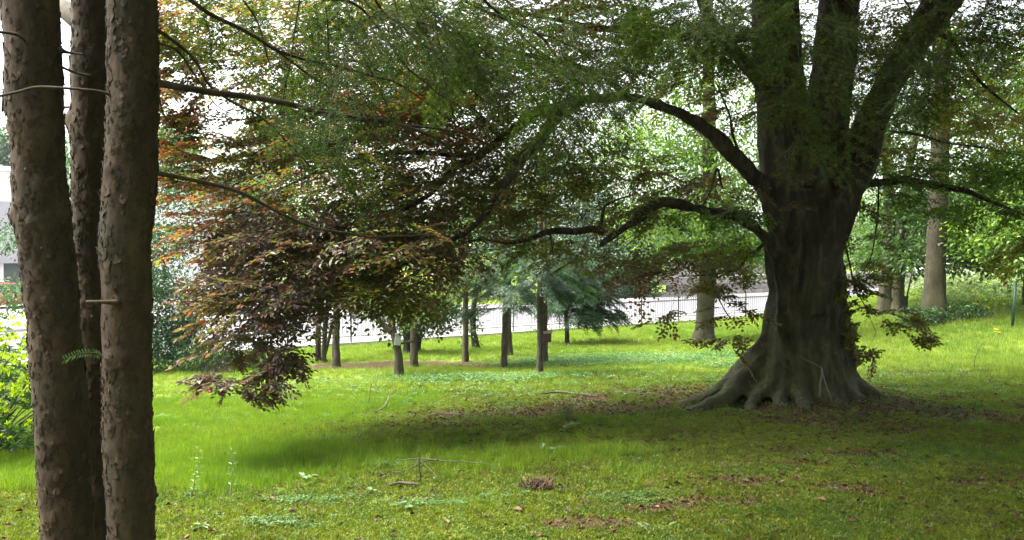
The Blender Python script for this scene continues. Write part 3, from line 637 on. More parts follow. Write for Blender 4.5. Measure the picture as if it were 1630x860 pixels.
# smaller boughs
boughs = [
 [(915, 160, BY-1.05, .085), (880, 190, BY-1.3, .075), (858, 222, BY-1.4, .07), (835, 250, BY-1.5, .062), (805, 288, BY-1.7, .055), (788, 320, BY-1.8, .045), (745, 368, BY-2., .03), (690, 400, BY-2.3, .02), (600, 440, BY-2.6, .014), (530, 480, BY-2.9, .009)],
 [(930, 158, BY-1., .08), (880, 172, BY-1.1, .07), (845, 188, BY-1.2, .062), (800, 222, BY-1.3, .055), (760, 250, BY-1.4, .05), (720, 272, BY-1.6, .04), (680, 312, BY-1.9, .03), (620, 350, BY-2.2, .02), (520, 400, BY-2.7, .014), (430, 450, BY-3.1, .009), (380, 520, BY-3.3, .006)],
 [(760, 250, BY-1.4, .035), (660, 240, BY-1.6, .028), (560, 255, BY-1.9, .02), (470, 290, BY-2.2, .014), (380, 330, BY-2.5, .008), (300, 380, BY-2.6, .004)],
 [(800, 222, BY-1.3, .035), (720, 150, BY-1.4, .028), (620, 110, BY-1.6, .02), (500, 90, BY-1.8, .014), (390, 100, BY-2., .007)],
 [(960, 372, BY-.95, .05), (935, 365, BY-1., .05), (900, 366, BY-1.05, .045), (872, 368, BY-1.1, .042), (845, 380, BY-1.15, .036), (815, 388, BY-1.2, .03), (790, 386, BY-1.25, .022), (760, 384, BY-1.3, .014), (700, 395, BY-1.5, .007)],
 [(955, 374, BY-.95, .025), (958, 350, BY-.95, .024), (962, 330, BY-.9, .02), (975, 322, BY-.9, .016), (1000, 312, BY-.9, .01)],
 [(875, 368, BY-1.1, .018), (877, 385, BY-1.1, .014), (880, 408, BY-1.1, .009)],
 [(1235, 365, BY-.3, .03), (1212, 392, BY-.4, .027), (1192, 405, BY-.5, .024), (1176, 425, BY-.6, .02), (1150, 434, BY-.7, .018), (1120, 438, BY-.8, .012), (1080, 440, BY-.9, .006)],
 [(1130, 438, BY-.75, .014), (1140, 465, BY-.8, .011), (1152, 490, BY-.85, .008), (1165, 510, BY-.85, .004)],
 [(1418, 288, BY+.1, .055), (1440, 286, BY+.1, .06), (1465, 290, BY+.05, .055), (1490, 294, BY+.05, .055), (1520, 300, BY, .045), (1550, 308, BY, .035), (1590, 326, BY, .025), (1650, 350, BY-.1, .012)],
 [(1362, 300, BY, .02), (1345, 370, BY-.1, .016), (1352, 420, BY-.15, .013), (1362, 460, BY-.2, .01), (1378, 490, BY-.25, .006), (1395, 530, BY-.3, .003)],
 [(1400, 290, BY+.1, .014), (1395, 360, BY, .012), (1383, 420, BY-.05, .008), (1350, 450, BY-.1, .005)],
 [(1238, 70, BY, .11), (1200, 60, BY, .09), (1130, 60, BY-.2, .08), (1060, 55, BY-.4, .06), (980, 48, BY-.6, .045), (880, 30, BY-.9, .025), (760, 10, BY-1.2, .012)],
 [(1240, 165, BY, .12), (1195, 112, BY-.2, .095), (1150, 60, BY-.4, .085), (1120, 10, BY-.6, .07), (1090, -60, BY-.9, .05), (1000, -180, BY-1.5, .03)],
 [(1180, 255, BY-.35, .02), (1165, 215, BY-.5, .018), (1160, 180, BY-.6, .014), (1140, 130, BY-.8, .008)],
 [(1150, 300, BY-.45, .012), (1140, 270, BY-.45, .018), (1132, 300, BY-.5, .012), (1118, 330, BY-.6, .007)],
 [(1480, 40, BY+.3, .05), (1520, 70, BY+.3, .035), (1560, 130, BY+.3, .025), (1620, 180, BY+.2, .012)],
 [(1420, 210, BY, .022), (1450, 212, BY, .022), (1500, 225, BY, .018), (1560, 235, BY, .014), (1640, 250, BY, .007)],
 [(1010, 158, BY-.7, .05), (940, 110, BY-1.2, .04), (850, 90, BY-1.6, .03), (740, 60, BY-2., .018), (620, 20, BY-2.3, .008)],
 [(1330, -60, BY, .14), (1100, -300, BY-2.5, .1), (900, -500, BY-4.5, .05), (700, -700, BY-5.5, .02)],
]
mb = MB(); nodes = []
for i, b in enumerate(boughs):
    P, R = pxcurve(b, 7); P = P+np.stack([vnoise(P*3.5+k+i) for k in (0, 5, 9)], -1)*np.minimum(R*1.1, .035)[:, None]; mb.tube(P, R, 10); nodes.append(P)
for P, R in skel: nodes.append(P[len(P)//3:])
mb.obj('bough', M['beech'], beech, True)
bNodes = np.concatenate(nodes)
bsT = [beech_spray(s) for s in range(6)]
# foliage masses: px, py, Y, half extents m, n sprays, palette key
RED = pal([(.15, .045, .035), (.25, .04, .03), (.11, .05, .034), (.09, .105, .022)], [3, 1, 3, 4])
PUR = pal([(.075, .045, .055), (.09, .05, .045), (.105, .07, .035), (.075, .085, .03), (.22, .045, .035)], [5, 4, 2.5, 4, .5])
BRZ = pal([(.125, .080, .036), (.105, .105, .026), (.09, .062, .042), (.19, .06, .035), (.08, .115, .022)], [4, 4, 3, 1.2, 3])
OLV = pal([(.095, .105, .018), (.11, .085, .020), (.065, .085, .018), (.13, .12, .018), (.15, .065, .025)], [4, 3, 3, 1.5, .5])
GRN = pal([(.05, .095, .014), (.075, .125, .015), (.04, .07, .014), (.10, .12, .016)], [4, 2.5, 3, 1])
masses = [
 (1270, 20, 12.6, 1.6, .8, .6, 70, OLV), (1180, 70, 12.2, .7, .8, .6, 30, OLV), (1400, 40, 12.6, .9, .8, .5, 40, OLV), (1510, 170, 12.4, .8, .8, .4, 34, OLV), (1600, 190, 12, .6, .8, .4, 22, BRZ), (560, 10, 9.6, 1.5, 1., .3, 50, BRZ), (900, 20, 11, 1.5, 1., .35, 44, BRZ), (430, 535, 7.8, .2, .3, .2, 6, PUR), (400, 90, 9.2, .6, .6, .5, 26, BRZ),
 (560, 270, 9.2, 1.35, 1.3, .85, 210, BRZ), (410, 340, 8.8, .75, .9, .62, 66, RED), (490, 380, 8.5, 1.0, .9, .42, 100, PUR), (630, 390, 8.8, .9, .9, .40, 110, BRZ), (450, 460, 8.2, .8, .7, .26, 70, PUR), (600, 440, 8.6, .7, .7, .18, 30, OLV),
 (400, 480, 7.9, .45, .40, .22, 20, PUR), (440, 495, 7.8, .3, .4, .18, 12, PUR), (370, 545, 7.6, .18, .3, .14, 8, PUR), (435, 590, 7.5, .16, .2, .10, 9, PUR), (355, 600, 7.5, .16, .2, .05, 7, PUR), (365, 450, 8, .30, .4, .26, 12, RED), (455, 555, 7.6, .18, .25, .12, 7, PUR), (340, 520, 7.8, .12, .2, .12, 4, RED), (400, 620, 7.3, .12, .15, .04, 4, PUR),
 (330, 370, 8.4, .38, .5, .25, 14, RED), (290, 150, 8.3, .35, .5, .5, 26, RED), (350, 40, 8.6, .7, .6, .4, 46, BRZ), (430, 190, 9, .3, .5, .5, 22, BRZ), (270, 60, 8.2, .25, .4, .4, 14, RED), (320, 240, 8.4, .3, .4, .3, 18, RED), (560, 60, 9.4, 1.1, 1., .5, 60, BRZ), (760, 130, 10, 1.2, 1.2, .7, 80, OLV), (640, 170, 9.3, 1.2, .9, .6, 80, RED), (900, 120, 10.6, 1.2, 1.4, .6, 60, OLV), (1080, 40, 11, 1.1, 1.4, .4, 40, OLV), (580, 460, 8.5, 1.0, .6, .16, 30, OLV), (300, 215, 8.2, .30, .4, .35, 12, RED), (275, 290, 8.2, .25, .4, .3, 10, RED), (320, 90, 8.6, .5, .6, .45, 18, BRZ), (270, 30, 8.4, .3, .4, .3, 7, RED),
 (380, 250, 8.8, .35, .6, .3, 12, BRZ), (480, 120, 9, .6, .8, .5, 34, BRZ), (490, 230, 9, .5, .7, .4, 34, BRZ), (680, 220, 10, 1.3, 1.5, 1.0, 150, BRZ), (640, 90, 9.8, 1.5, 1.5, .75, 96, BRZ), (840, 80, 10, 1.5, 1.6, .7, 105, BRZ),
 (720, 330, 9.4, .9, 1., .6, 80, BRZ), (700, 390, 8.8, .5, .6, .28, 30, PUR), (660, 460, 8.5, .5, .5, .16, 12, OLV), (840, 320, 10.4, 1.0, 1.2, .5, 84, OLV), (880, 395, 10.2, .8, .9, .2, 28, OLV), (850, 250, 10.6, .9, 1., .5, 60, OLV), (960, 270, 10.8, .8, 1.1, .4, 54, OLV), (820, 200, 10.4, 1., 1., .4, 45, RED),
 (1000, 60, 10.8, 1.3, 1.6, .6, 62, OLV), (1030, 130, 11, .8, 1.2, .35, 18, OLV), (1130, 90, 11.4, .8, 1.2, .6, 44, OLV), (960, 10, 10.5, 1.2, 1.4, .4, 30, RED), (1160, 190, 11.3, .4, .8, .4, 12, PUR), (1060, 285, 10.6, .5, .7, .16, 13, PUR), (1150, 290, 10.8, .45, .6, .3, 14, PUR),
 (1110, 335, 10.6, .75, .8, .12, 24, GRN), (1100, 400, 10.2, .9, .8, .24, 36, OLV), (1040, 425, 10., .6, .6, .14, 15, RED), (1150, 455, 10.2, .4, .5, .18, 9, BRZ), (1050, 495, 10., .22, .3, .16, 3, BRZ), (1160, 490, 10.1, .30, .35, .20, 8, BRZ), (1172, 550, 10.0, .08, .15, .22, 3, BRZ), (1000, 330, 10.6, .7, .8, .3, 28, OLV), (1140, 540, 10.1, .15, .3, .14, 3, PUR),
 (1185, 400, 10.8, .3, .6, .3, 12, GRN), (1260, 300, 10.3, .35, .3, .35, 8, PUR), (1330, 190, 10.4, .5, .4, .5, 24, OLV), (1270, 120, 10.3, .6, .5, .6, 20, OLV),
 (1400, 120, 11.4, 1.1, 1.5, .8, 70, OLV), (1500, 50, 11.5, 1.3, 1.5, .5, 86, OLV), (1420, 290, 11, .7, .8, .40, 34, GRN), (1440, 220, 11.2, .7, 1.1, .3, 26, OLV), (1540, 260, 11.4, .9, 1.1, .3, 44, GRN), (1550, 330, 10.9, .6, .7, .2, 20, GRN), (1590, 100, 11.5, .7, 1.2, .3, 26, BRZ), (1625, 300, 10.8, .4, .9, .7, 36, GRN), (1630, 400, 10.6, .35, .7, .35, 20, OLV),
 (1370, 400, 10.8, .25, .4, .8, 13, OLV), (1372, 480, 10.7, .08, .2, .40, 7, OLV), (1415, 505, 10.6, .28, .2, .14, 7, OLV), (1352, 530, 10.7, .08, .2, .30, 7, OLV), (1455, 530, 10.5, .12, .12, .09, 5, BRZ), (1385, 560, 10.6, .05, .1, .15, 3, BRZ), (1345, 450, 10.7, .1, .2, .25, 6, OLV), (1390, 440, 10.7, .25, .3, .25, 8, OLV),
]
Pc, ck, fixed = [], [], []
for (px, py, Yc, a, b, c, n, f) in masses:
    n = int(n*1.15); q = in_blob(n, at(px, py, Yc), (a, b, c)); Pc.append(q); ck += [f]*n; fixed += [min(1., .42+a*.62)]*n
Pc = np.concatenate(Pc); ok = Pc[:, 2] > hgt(Pc[:, 0], Pc[:, 1])+.12; Pc = Pc[ok]; ck = [c for c, k in zip(ck, ok) if k]; fixed = np.array(fixed)[ok]
mb = MB(); Dg = grow(mb, bNodes, Pc, .0022, .045, -.02, 4, maxr=.022)
mb.obj('branch', M['twig'], beech, True).__setitem__('kind', 'stuff')
Dr = Dg*.9+norm(Pc-np.array([bb.x, BY, 4.]))*.5+rng.normal(0, .25, Pc.shape); Dr[:, 2] = Dr[:, 2]*.3-.13
mbL, mbT = MB(), MB(); single = np.zeros(len(Pc), bool)
cand = np.where((Pc[:, 1] < 8.0) & (Pc[:, 2] < .75))[0]; single[cand[:6]] = True
for key in {id(f): f for f in ck}.values():
    s = np.array([c is key for c in ck]) & ~single
    if s.any(): sprays(mbL, mbT, bsT, Pc[s], Dr[s], rng.uniform(.75, 1.2, s.sum())*fixed[s], .058, .036, key, 'hex', .0014, keep=.95, roll=.3)
mbL.obj('crown', M['leaf'], beech, col=True).__setitem__('kind', 'stuff'); mbT.obj('twig', M['twig'], beech).__setitem__('kind', 'stuff')
print('beech leaves', mbL.n//6)
# the lowest hanging leaves one by one
lm = []
for k in range(5):
    V, F, kk = leaf_arrays(np.zeros((1, 3)), np.array([[1., 0, 0]]), np.array([[0, 0, 1.]]), .062, .038, 'hex', .18, .12+.05*k)
    lm.append(mesh_np('leaf', V, F, M['leaf'], np.repeat(PUR(np.zeros((1, 3))), 6, 0)))
mbT = MB(); cnt = 0
for i in np.where(single)[0]:
    tp, td, tn, tw = bsT[i % 6]; R = frames(Dr[i:i+1], np.array([.1]))[0]
    for p, d_, n_ in zip(tp, td, tn):
        if cnt >= 280: break
        q = R@p+Pc[i]; q[2] -= .22*(p[0]**2+p[1]**2); x = norm(R@d_); z = R@n_; y = norm(np.cross(z, x)); z = np.cross(x, y)
        o = bpy.data.objects.new('leaf', lm[cnt % 5]); COL.objects.link(o); o.parent = beech; s_ = rng.uniform(.75, 1.2)
        Mx = Matrix(((x[0]*s_, y[0]*s_, z[0]*s_, q[0]), (x[1]*s_, y[1]*s_, z[1]*s_, q[1]), (x[2]*s_, y[2]*s_, z[2]*s_, q[2]), (0, 0, 0, 1)))
        o.matrix_parent_inverse = Matrix.Translation(beech.location).inverted(); o.matrix_basis = Mx; cnt += 1
    for path in tw:
        V0, Q0, _ = tube(np.array(path, float), [.002, .0015, .001], 4, False); vv = (R@V0.T).T+Pc[i]; vv[:, 2] -= .22*np.sum(V0[:, :2]**2, 1); mbT.add(vv, Q0)
mbT.obj('twig', M['twig'], beech).__setitem__('kind', 'stuff')
# upper crown, unseen above the picture, made denser to shade the foreground
mbL = MB(); hi = [((4.5, 11, 9.5), (5.5, 5.5, 2.6), 520), ((1.5, 8.5, 6.6), (4.2, 2.6, 1.0), 300), ((8.5, 9, 7.), (3.2, 4, 1.4), 330), ((7., 6., 6.6), (3.5, 2.2, 1.0), 200), ((4, 11.5, 13.5), (4, 4, 3), 200), ((4.8, 4.4, 6.6), (5.2, 3.6, 1.3), 900), ((.5, 10.5, 8.5), (4., 3.5, 1.5), 300)]
Pc = np.concatenate([in_blob(n, c, r) for c, r, n in hi]); Pc = Pc[Pc[:, 2] > 2.25+.40*Pc[:, 1]]; sprays(mbL, None, bsT, Pc, rng.normal(0, 1, (len(Pc), 3))*[1, 1, .2], 2.3, .19, .12, OLV, 'rhomb', keep=.68)
mbL.obj('crown', M['leaf'], beech, col=True).__setitem__('kind', 'stuff')

# ------------------------------------------------------------------ other trees
def crown_leaves(mbL, centers, per, rad, L, W, colf, flat=.55, shape='rhomb', up=.5):
    n = len(centers); C = np.repeat(np.asarray(centers), per, 0)
    P = C+rng.normal(0, 1, C.shape)*rad*np.array([1, 1, flat]); out = norm(P-C)
    Dr = out*.8+rng.normal(0, .5, C.shape)-[0, 0, .25]; N = rng.normal(0, .45, C.shape)+[0, 0, up*2]
    V, F, k = leaf_arrays(P, Dr, N, L*rng.uniform(.6, 1.3, len(P)), W*rng.uniform(.7, 1.2, len(P)), shape, .15, .1)
    c = colf(P)*np.repeat(rng.uniform(.75, 1.2, (n, 1)), per, 0)
    mbL.add(V, Q=F, C=np.repeat(c, k, 0))
def trunk_mb(P, R, seed=0, sides=22, flare=.35, amp=.06, n=8):
    P, R = curve(P, R, n); zb = P[0][2]; R = R*(1+flare*np.exp(-np.maximum(P[:, 2]-zb, 0)/ (R[0]*1.6+.05)))
    V, Q, T = tube(P, R, sides); Pc = np.concatenate([np.repeat(P, sides, 0), P[:1], P[-1:]]); Rr = np.concatenate([np.repeat(R, sides), [0, 0]])
    o = norm(V-Pc); a = np.arctan2(V[:, 1]-Pc[:, 1], V[:, 0]-Pc[:, 0])
    low = np.exp(-np.maximum(V[:, 2]-zb, 0)/(R[0]*2+.05))
    d = Rr*(amp*2*vnoise(V*3/max(R[0]*4, .3)+seed)+low*.16*np.sin(a*5+seed)+amp*vnoise(V*18+seed)); mb = MB(); mb.add(V+o*d[:, None], Q, T); return mb
def tree(name, label, trunks, blobs, per, rad, L, W, colf, bark='bark', group=None, cat='tree', tsides=20, leafm='bgleaf', mode='leaf', branch_r=.008, flat=.55, maxr=.05):
    """trunks: list of [(x,y,z,r)...]; blobs: (centre, half extents, n)"""
    b = trunks[0][0]; e = empty(name, (b[0], b[1], b[2]), label, cat, group); nodes = []
    for k, tr in enumerate(trunks):
        mb = trunk_mb([p[:3] for p in tr], [p[3] for p in tr], k*3.1+b[0], tsides); mb.obj('trunk', M[bark], e, True)
        P, R = curve([p[:3] for p in tr], [p[3] for p in tr], 6); nodes.append(P[len(P)//4:])
    C = np.concatenate([in_blob(n, c, r) for c, r, n in blobs]) if blobs else np.zeros((0, 3))
    if len(C):
        mb = MB(); sel = C[::2] if len(C) > 150 else C; D = grow(mb, np.concatenate(nodes), sel, .003, branch_r*6, .02, 4, maxr=maxr); mb.obj('branch', M[bark], e, True).__setitem__('kind', 'stuff')
        mbL = MB()
        if mode == 'leaf': crown_leaves(mbL, C, per, rad, L, W, colf, flat)
        else:
            ax = np.array(trunks[0][-1][:2]); Dr = np.stack([C[:, 0]-ax[0], C[:, 1]-ax[1], np.zeros(len(C))], -1); Dr = norm(Dr)+rng.normal(0, .3, C.shape); Dr[:, 2] = -.35+rng.normal(0, .15, len(C))
            sprays(mbL, None, spT, C, Dr, rng.uniform(.7, 1.2, len(C))*rad, L, W, colf, 'needle')
        mbL.obj('crown', M[leafm], e, col=True).__setitem__('kind', 'stuff')
    return e
spT = [needle_spray(s+20, 7, 1., step=.03) for s in range(4)]
BLUEG = pal([(.026, .058, .030), (.036, .076, .038), (.018, .042, .024)], [3, 2, 3])
DKG = pal([(.03, .07, .022), (.045, .10, .03), (.02, .045, .022)], [3, 2, 2])
MIDG = pal([(.045, .095, .020), (.065, .13, .022), (.032, .066, .018)], [3, 2, 2])
BRTG = pal([(.09, .17, .02), (.13, .21, .025), (.06, .12, .02), (.16, .22, .03)], [3, 2, 2, 1])
VAR = pal([(.10, .13, .03), (.20, .20, .07), (.06, .09, .02), (.28, .27, .12)], [3, 2, 3, .8])
HAZE_TEAL = pal([(.03, .070, .040), (.045, .092, .050), (.022, .046, .030)], [3, 2, 2])  # far foliage blued in the leaf colour itself, for distance haze and shade
def tk(px, py, w, tops, Y=None):
    """trunk points from the base pixel and the pixel places above it, all at the base's distance"""
    g = gat(px, py) if Y is None else at(px, py, Y); Yb = g.y; k = Yb/FPX; out = [(g.x, g.y, g.z-.12, w*k)]
    for (a, b, ww) in tops: q = at(a, b, Yb); out.append((q.x, q.y, q.z, ww*k))
    return out
def pb(px, py, Y, hw, hh, dep, n): s = Y/FPX; return (tuple(at(px, py, Y)), (hw*s, dep, hh*s), n)
GR = 'thin trees in the row before the railings'
# far end of the row to the near end, following the picture from the drooping beech to the spruce
T0 = tk(506, 578, 4.5, [(507, 520, 4), (510, 470, 3.5), (505, 400, 2.5)]); Yr = T0[0][1]
T0b = tk(515, 578, 4, [(517, 530, 3.6), (521, 480, 3), (516, 410, 2)]); T0c = tk(512, 576, 3.2, [(522, 545, 2.8), (531, 510, 2.5), (545, 450, 2)])
tree('small_tree', 'dark tree with three thin stems beside the drooping bronze leaves', [T0, T0b, T0c], [pb(520, 420, Yr, 70, 45, 1., 60)], 26, .22, .10, .055, OLV, 'darkbark', GR)
T1 = tk(535, 585, 6.5, [(535, 545, 6), (536, 500, 5.8), (538, 440, 5), (545, 330, 3.5)])
tree('small_tree', 'straight single thin trunk next to the three-stemmed tree', [T1], [pb(545, 410, T1[0][1], 60, 45, 1., 50)], 26, .22, .10, .055, OLV, 'bark', GR)
T2 = tk(636, 597, 7, [(634, 565, 6.3), (628, 535, 6), (622, 505, 5), (624, 460, 3.5)]); YY = T2[0][1]
T2b = [(*at(624, 528, YY), 5*YY/FPX), (*at(608, 515, YY), 4*YY/FPX), (*at(592, 498, YY-.1), 3.2*YY/FPX), (*at(572, 490, YY-.2), 2.2*YY/FPX), (*at(562, 486, YY-.2), 1.2*YY/FPX)]
crooked = tree('small_tree', 'crooked leaning tree carrying a small grey box', [T2, T2b], [pb(630, 460, YY, 60, 30, .9, 60), pb(580, 480, YY, 25, 14, .5, 14), pb(640, 500, YY, 40, 14, .6, 16)], 22, .2, .09, .05, VAR, 'bark', GR)
T3 = tk(659, 584, 6.5, [(659, 550, 5.6), (659, 515, 5.4), (660, 470, 5), (662, 400, 3.5)])
tree('small_tree', 'thin upright tree with pale flecked leaves just beyond the crooked one', [T3], [pb(680, 455, T3[0][1], 55, 38, 1., 80), pb(720, 430, T3[0][1], 35, 30, .8, 30)], 24, .2, .09, .055, VAR, 'bark', GR)
T4 = tk(652, 562, 8, [(651, 540, 8), (648, 500, 7), (646, 460, 5)]); T4b = tk(660, 560, 6, [(668, 530, 5), (674, 500, 4), (680, 450, 3)])
tree('leafy_tree', 'dark leafy broad tree with thick stems standing close to the railings', [T4, T4b], [pb(665, 490, T4[0][1], 52, 40, 1.2, 130), pb(600, 480, T4[0][1], 30, 26, .8, 34), pb(715, 490, T4[0][1], 25, 25, .8, 22)], 26, .24, .13, .085, DKG, 'darkbark')
T5 = tk(741, 576, 5.2, [(741, 540, 4.8), (741, 500, 4.6), (741, 450, 4.2), (742, 380, 3.2)])
tree('small_tree', 'thin brown trunk between the leafy tree and the leaning one', [T5], [pb(742, 430, T5[0][1], 55, 40, 1., 55)], 22, .2, .09, .05, OLV, 'bark', GR)
T6 = tk(760, 556, 5.5, [(754, 530, 5), (753, 500, 4.6), (757, 470, 4), (765, 420, 3)])
tree('small_tree', 'dark leaning trunk with green shoots at its foot', [T6], [pb(760, 440, T6[0][1], 50, 36, 1., 55), pb(748, 515, T6[0][1], 14, 22, .4, 12), pb(745, 545, T6[0][1], 8, 8, .3, 4)], 18, .15, .12, .08, MIDG, 'darkbark', GR)
SG = 'spruces in the row before the railings'
T7 = tk(802, 586, 5.6, [(803, 550, 5), (805, 500, 5), (806, 450, 4.8), (806, 380, 4), (806, 200, 2)])
tree('spruce_tree', 'slender spruce with a curved foot and blue-green drooping twigs', [T7], [pb(785, 440, T7[0][1], 50, 36, .9, 66), pb(815, 380, T7[0][1], 60, 40, 1., 60), pb(775, 490, T7[0][1], 24, 14, .5, 12), pb(825, 470, T7[0][1], 22, 22, .5, 14)], 0, .5, .065, .017, BLUEG, 'bark', SG, mode='needle', branch_r=.003, maxr=.02)
T8 = tk(810, 566, 6, [(809, 530, 5.4), (809, 480, 5), (809, 400, 4.5), (809, 250, 3)])
tree('spruce_tree', 'spruce trunk standing just behind the slender curved one', [T8], [pb(820, 420, T8[0][1], 40, 40, .9, 34)], 0, .55, .065, .017, BLUEG, 'bark', SG, mode='needle', branch_r=.003, maxr=.02)
T9 = tk(859, 598, 5.2, [(860, 560, 4.8), (860, 500, 5), (860, 440, 4.8), (860, 380, 4.4), (862, 200, 3)])
tree('spruce_tree', 'nearest spruce of the row with lichen-grey trunk', [T9], [pb(860, 415, T9[0][1], 50, 34, .9, 60), pb(905, 445, T9[0][1], 38, 34, .8, 50), pb(838, 460, T9[0][1], 18, 24, .5, 14)], 0, .5, .065, .017, BLUEG, 'bark', SG, mode='needle', branch_r=.003, maxr=.02)
T10 = tk(867, 581, 5.4, [(867, 540, 5), (867, 480, 4.6), (867, 400, 4.4), (867, 250, 3)])
spr = tree('spruce_tree', 'spruce with a small brown nest box low on its trunk', [T10], [pb(880, 430, T10[0][1], 50, 30, .9, 40)], 0, .5, .065, .017, BLUEG, 'bark', SG, mode='needle', branch_r=.003, maxr=.02)
T11 = tk(903, 549, 3.6, [(902, 520, 3.4), (900, 450, 3), (900, 380, 2.2)])
bl = [pb(915+8*k, 420+26*k, T11[0][1], 34+5*k, 14, 1.2, 62) for k in range(4)]+[pb(885, 480, T11[0][1], 22, 20, 1., 44), pb(935, 495, T11[0][1]-.4, 16, 22, .8, 36), pb(905, 400, T11[0][1], 20, 30, .6, 30)]
tree('spruce_tree', 'dense dark green spruce whose boughs reach almost to the grass', [T11], bl, 0, .62, .085, .026, pal([(.022, .056, .022), (.034, .08, .030), (.014, .036, .016)], [3, 2, 2]), 'darkbark', SG, mode='needle', branch_r=.003, maxr=.03)
# boxes and bar on the trunks
g = at(633, 541, YY-.16); mb = MB(); mb.box((0, 0, 0), (.062, .05, .115)); mb.box((0, -.01, .125), (.075, .07, .012))
o = mb.obj('nest_box', simple('grey_board', (.30, .31, .32), .7, .15, 8)); o.location = g; o.rotation_euler = (0, .12, .2)
tag(o, 'small grey nest box fixed to the crooked leaning tree', 'nest box')
mb = MB(); a, b = at(638, 547, YY-.05), at(660, 543, YY-.02); mb.tube([a, (a+b)/2+Vector((0, 0, .01)), b], [.028, .026, .024], 8)
tag(mb.obj('wooden_bar', M['bark'], None, True), 'short wooden bar tied across from the crooked tree to the next trunk', 'bar')
g = at(871, 538, T10[0][1]-.16); M['brownboard'] = simple('brown_board', (.07, .035, .022), .7, .2, 8)
e = empty('bird_box', (g.x, g.y, g.z), 'reddish brown bird box on the spruce trunk', 'bird box'); mb = MB(); mb.box((g.x, g.y, g.z), (.10, .08, .10)); mb.obj('box_body', M['brownboard'], e)
mb = MB(); V = np.array([[-.13, -.12, .095], [.13, -.12, .125], [.13, .1, .17], [-.13, .1, .14]]); V = np.concatenate([V, V+[0, 0, .015]])+np.array(tuple(g)); mb.add(V, Q=[[3, 2, 1, 0], [4, 5, 6, 7], [0, 1, 5, 4], [1, 2, 6, 5], [2, 3, 7, 6], [3, 0, 4, 7]]); mb.obj('roof', M['brownboard'], e)
# bigger park trees
T12 = tk(1121, 543, 14.5, [(1122, 520, 13.5), (1124, 480, 13), (1127, 430, 12.5), (1128, 370, 12), (1130, 250, 11), (1128, 100, 9), (1128, -80, 6)]); Yt = T12[0][1]
tree('park_tree', 'grey-barked tree in the bright grass beside the beech, seen in front of the railings', [T12], [pb(1090, 350, Yt, 110, 60, 2.2, 130), pb(1130, 400, Yt, 60, 22, 1.6, 40), pb(1180, 250, Yt, 110, 80, 2.6, 130), pb(1030, 230, Yt, 110, 60, 2.6, 110), pb(1130, 120, Yt, 150, 90, 3, 130), pb(1190, 400, Yt, 25, 36, 1., 34)], 30, .34, .17, .10, BRTG, 'limebark', branch_r=.012, maxr=.1)
def big(px, py, w, tops, label, blobs, colf=MIDG, per=30, name='park_tree', bark='limebark', rad=.45, L=.2, extra=None, Y=None):
    T = tk(px, py, w, tops, Y); Yb = T[0][1]; return tree(name, label, [T]+([tk(*x, Y=Y) if Y else tk(*x) for x in extra] if extra else []), [pb(b[0], b[1], Yb+b[6] if len(b) > 6 else Yb, *b[2:6]) for b in blobs], per, rad, L, L*.6, colf, bark, branch_r=.014, maxr=.12)
big(1408, 503, 11, [(1410, 470, 10.5), (1413, 420, 10), (1416, 350, 9), (1412, 250, 8), (1400, 100, 6)], 'park tree forked from the ground into two close grey stems', [(1390, 400, 50, 34, 1.4, 60, 3), (1445, 340, 60, 50, 1.6, 80, 3), (1380, 230, 90, 60, 3, 80)], extra=[(1428, 503, 9, [(1430, 470, 9), (1432, 420, 8.5), (1436, 350, 8), (1450, 250, 6), (1480, 120, 4)])])
big(1487, 514, 17, [(1487, 480, 15), (1489, 430, 14), (1492, 360, 14), (1494, 280, 14), (1498, 180, 12), (1502, 60, 9), (1505, -80, 6)], 'tall smooth park tree with ivy bushes round its foot', [(1545, 395, 55, 34, 1.5, 80, 1), (1462, 405, 32, 24, 1.4, 44, 2.5), (1575, 330, 70, 40, 3, 100, 1), (1520, 130, 130, 80, 4, 130), (1450, 340, 40, 40, 1.6, 44, 3)])
big(1640, 480, 9, [(1640, 430, 9), (1638, 350, 8), (1636, 250, 7), (1630, 100, 5)], 'bright green leafy tree behind the green wire fence post', [(1600, 370, 50, 50, 2, 100, -2), (1610, 270, 60, 60, 2.5, 120), (1600, 170, 80, 60, 3, 110), (1650, 420, 40, 30, 2, 50)], BRTG, Y=26, per=30, L=.17)
# ivy at the foot of the tall tree
g = gat(1487, 514)
mbL = MB(); C = np.concatenate([in_blob(60, (g.x-.75, g.y-.7, g.z+.25), (.75, .5, .35)), in_blob(60, (g.x+.9, g.y-.2, g.z+.3), (.9, .6, .4))]); crown_leaves(mbL, C, 22, .14, .10, .08, DKG)
tag(mbL.obj('ivy_bush', M['bgleaf'], col=True), 'dark ivy clump round the foot of the tall smooth tree', 'ivy')

